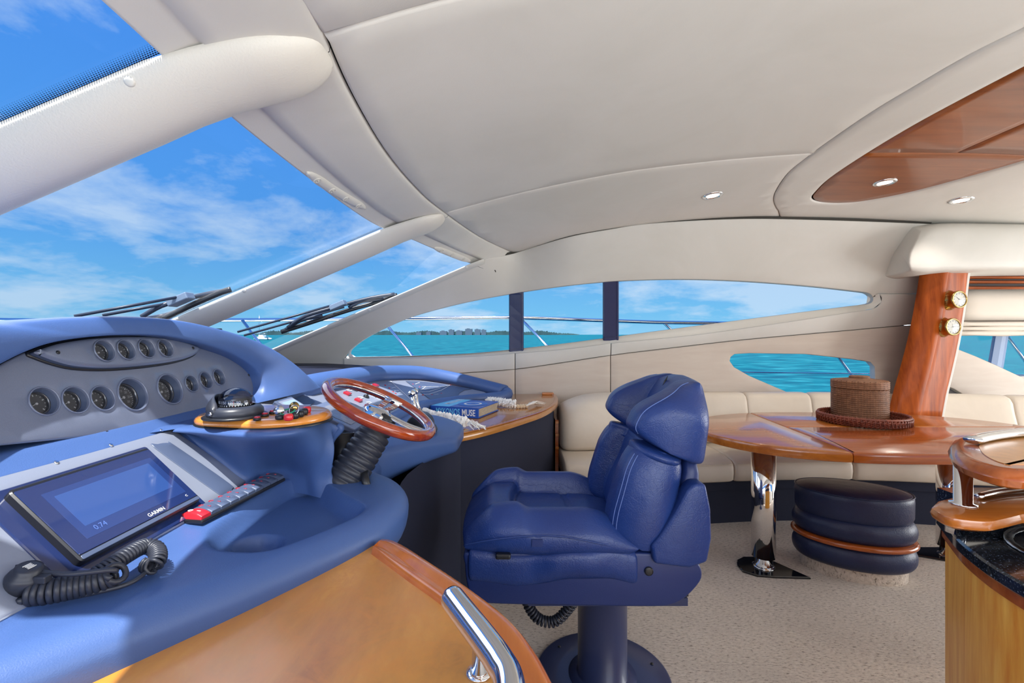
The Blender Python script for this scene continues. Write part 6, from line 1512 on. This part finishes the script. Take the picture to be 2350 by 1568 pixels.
# shaped skirt top along the near and far flanks
for s in (-1, 1):
    m = MB(); rows = []
    for x in np.linspace(-.15, .43, 40):
        zt = .655-.018*math.exp(-((x-.02)/.09)**2)+.010*sstep(.1, .2, x)-.02*sstep(.32, .43, x); yb = cy+s*.284
        k = .018*sstep(.06, .16, x)*(1-sstep(.24, .38, x))
        rows.append([(x, yb-s*.05, zt), (x, yb-s*.012, zt+.002), (x, yb+s*(.004+k*.6), zt-.012), (x, yb+s*(.010+k), zt-.03), (x, yb+s*(.010+k), zt-.07), (x, yb+s*(.004+k*.3), zt-.105), (x, yb-s*.01, zt-.12), (x, yb-s*.05, zt-.11)])
    m.loft(rows); subd(m.obj('flank_pad', LEATHER, CH), 1)
m = MB(); m.lathe([(.015, -.004), (.015, .004), (.010, .006), (0, .004)], (.468, W0-.002, .580), (0, -1, 0), 20); m.obj('pivot_button', BLACK, CH)
m = MB(); m.box((-.03, W0-.018, .640), (.026, .012, .009)); bevel(m.obj('recline_handle', BLACK, CH, smooth=False), .006, 3)
# generic upholstered slab: a front face height field closed by a rounded side
def pillow(name, P, U, V, Wd, hu, hv, face, back, m_, nu=44, nv=44, rnd=.05, parent=CH, corner=.25, sub=0, ex=6):
    """P centre; U,V in-plane axes with half sizes; Wd outward; face(u,v), back(u,v) heights for u,v in -1..1"""
    P, U, V, Wd = Vector(P), Vector(U).normalized(), Vector(V).normalized(), Vector(Wd).normalized()
    def sq(u, v):   # square -> rounded square
        k = corner; r = 1-k*(u*u*v*v)*.5; return u*r, v*r
    def edge(a): return math.sqrt(max(0, 1-a**ex))
    rows = []; bk = []
    uu = [math.sin(x*PI/2) for x in np.linspace(-1, 1, nu)]; vv = [math.sin(x*PI/2) for x in np.linspace(-1, 1, nv)]
    for v in vv:
        r = []; b = []
        for u in uu:
            a, c = sq(u, v); e = edge(max(abs(u), 0))*edge(abs(v))
            h = face(u, v); hb = back(u, v); mid = (h+hb)/2
            q = P+U*(a*(hu(v) if callable(hu) else hu))+V*(c*(hv(u) if callable(hv) else hv))
            r.append(q+Wd*(mid+(h-mid)*e)); b.append(q+Wd*(mid+(hb-mid)*e))
        rows.append(r); bk.append(b)
    m = MB(); m.grid(rows); m.grid(bk); o = m.obj(name, m_, parent)
    if sub: subd(o, sub)
    def pt(u, v, lift=0):
        a, c = sq(u, v); e = edge(abs(u))*edge(abs(v)); h = face(u, v); mid = (h+back(u, v))/2
        return P+U*(a*(hu(v) if callable(hu) else hu))+V*(c*(hv(u) if callable(hv) else hv))+Wd*(mid+(h-mid)*e+lift)
    SURF[name] = pt
    return o
SURF = {}
def g_(x, w): return math.exp(-(x/w)**2)
# seat cushion: side bolsters, thigh roll, centre pad, with sewn grooves
def seat_face(u, v):            # u: -1 front .. 1 rear (x), v: -1 near .. 1 far (y)
    bol = sstep(.50, .66, abs(v))*(1-.75*sstep(.35, 1.0, u))
    h = .698+.074*bol*(1-.35*sstep(.4, 1, -u))
    thigh = 1-sstep(-.38, -.22, u+.10*math.cos(v*2.4)); h += .046*thigh*(1-bol*.55)-.050*sstep(-.62, -1.0, u)
    groove = g_(u+.30+.10*math.cos(v*2.4)-.0, .025)*(1-bol)+g_(abs(v)-.54+.05*u, .03)*(1 if u > -.75 else .6)
    h -= .026*min(1, groove)
    h -= .007*(g_(u-.22-.06*math.cos(v*2.6), .016)+g_(u-.27-.06*math.cos(v*2.6), .016))*(1-bol)
    h -= .018*sstep(.5, .9, u)*(1-bol)
    h -= .022*sstep(.72, 1, abs(v))*bol
    return h
pillow('seat_cushion', (.135, cy, 0), (1, 0, 0), (0, 1, 0), (0, 0, 1), lambda v: .325+.0*v, lambda u: .312-.016*sstep(.5, 1, -u), seat_face, lambda u, v: .615, LEATHER, 130, 120, corner=.16, ex=8)
m = MB()                         # piping and stitching on the near flank
for s in (-1, 1):
    m = MB(); m.tube([Vector(p) for p in cr([(-.165, cy+s*.285, .668), (-.08, cy+s*.308, .695), (.04, cy+s*.314, .712), (.16, cy+s*.314, .712), (.27, cy+s*.310, .692), (.36, cy+s*.295, .665)], 6)], .0028, 6); m.obj('piping', LEATHER, CH)
m = MB(); q = Vector((.085, cy-.314, .690)); m.box(q, (.018, .002, .012)); m.obj('maker_tab', SHELL, CH, smooth=False)
# back rest
bt = math.radians(17); BU = Vector((0, 1, 0)); BV = Vector((math.sin(bt), 0, math.cos(bt))); BW = Vector((-math.cos(bt), 0, math.sin(bt)))
bc_ = Vector((.455, cy, .825))
def back_face(u, v):             # u: across (y), v: up
    bol = sstep(.40, .58, abs(u)); h = .012+.080*bol*(1-.25*sstep(.3, 1, v))*(1-.15*sstep(.3, 1, -v))
    h += .018*(1-bol)*g_(v+.35, .5)
    h -= .020*g_(abs(u)-.44+.02*v, .03)
    h -= .010*sstep(.78, 1, abs(u))
    return h
pillow('backrest', bc_, BU, BV, BW, lambda v: .298-.012*v, .185, back_face, lambda u, v: -.135+.02*v, LEATHER, 120, 90, corner=.16, ex=10)
# top cap roll of the back under the headrest
def cap_face(u, v): return .005+.045*sstep(.40, .60, abs(u))
pillow('backrest_cap', bc_+BV*.148, BU, BV, BW, .286, .028, lambda u, v: back_face(u, .75)-.004, lambda u, v: -.118, LEATHER, 70, 20, corner=.3)
for s in (-1, 1):                # double row stitching on the bolster edge
    m = MB()
    for d in (-.006, .006):
        m.tube([SURF['backrest'](s*(.87+d*3.5), v, .001) for v in np.linspace(-.85, .74, 24)], .0016, 5)
    m.obj('stitching', STITCH, CH)
# headrest with wings
ht = math.radians(27); HV = Vector((math.sin(ht), 0, math.cos(ht))); HW = Vector((-math.cos(ht), 0, math.sin(ht)))
hc = Vector((.590, cy, 1.108))
def head_face(u, v):
    wing_ = sstep(.34, .55, abs(u)); h = .012+.125*wing_*(1-sstep(-.5, .95, v)*.92)
    h += .012*(1-wing_)*g_(v, .6)
    h -= .014*g_(abs(u)-.36-.10*v, .03)-0
    h -= .03*sstep(.5, 1, v)**2
    return h
def head_hu(v): return .302-.095*sstep(-.1, 1.0, v)**1.5
pillow('headrest', hc, BU, HV, HW, head_hu, lambda u: .152-.010*abs(u), head_face, lambda u, v: -.125+.055*v+.015*u*u, LEATHER, 120, 90, corner=.10, ex=12)
m = MB()
for s in (-1, 1):
    m = MB(); m.tube([SURF['headrest'](s*.86, v, .001) for v in np.linspace(-.9, .85, 26)], .0018, 5); m.obj('stitching', STITCH, CH)
m = MB(); q = SURF['headrest'](0, .62, .001); m.tube([q-HV*.026, q, q+HV*.026], .004, 8, rad=[.001, .0045, .001]); m.obj('headrest_badge', BLACK, CH)
# moulded rear shell and side covers
for s in (-1, 1):
    y = cy+s*.286; pr = [(.475, .650), (.470, .672), (.505, .715), (.560, .800), (.592, .862), (.615, .885), (.655, .885), (.672, .80), (.675, .70), (.660, .62), (.60, .60), (.48, .615)]
    L0 = [(x, y-s*.05, z) for x, z in pr]; L1 = [(x, y+s*.022, z) for x, z in pr]; mb = MB(); mb.prism(L0, L1); bevel(mb.obj('side_cover', LEATHER, CH), .012, 3, 25)
m = MB(); rings = []
for z, x0, x1, w in ((.56, .52, .655, .20), (.60, .50, .675, .235), (.70, .52, .685, .25), (.80, .56, .682, .25), (.90, .60, .675, .24), (.96, .61, .665, .22)):
    rings.append([(x0+(x1-x0)*(.5+.5*math.copysign(abs(math.cos(a))**.5, math.cos(a))), cy+w*math.copysign(abs(math.sin(a))**.5, math.sin(a)), z) for a in np.linspace(0, 2*PI, 33)[:-1]])
m.loft(rings); m.obj('rear_shell', SHELL, CH)
bpy.context.view_layer.update()
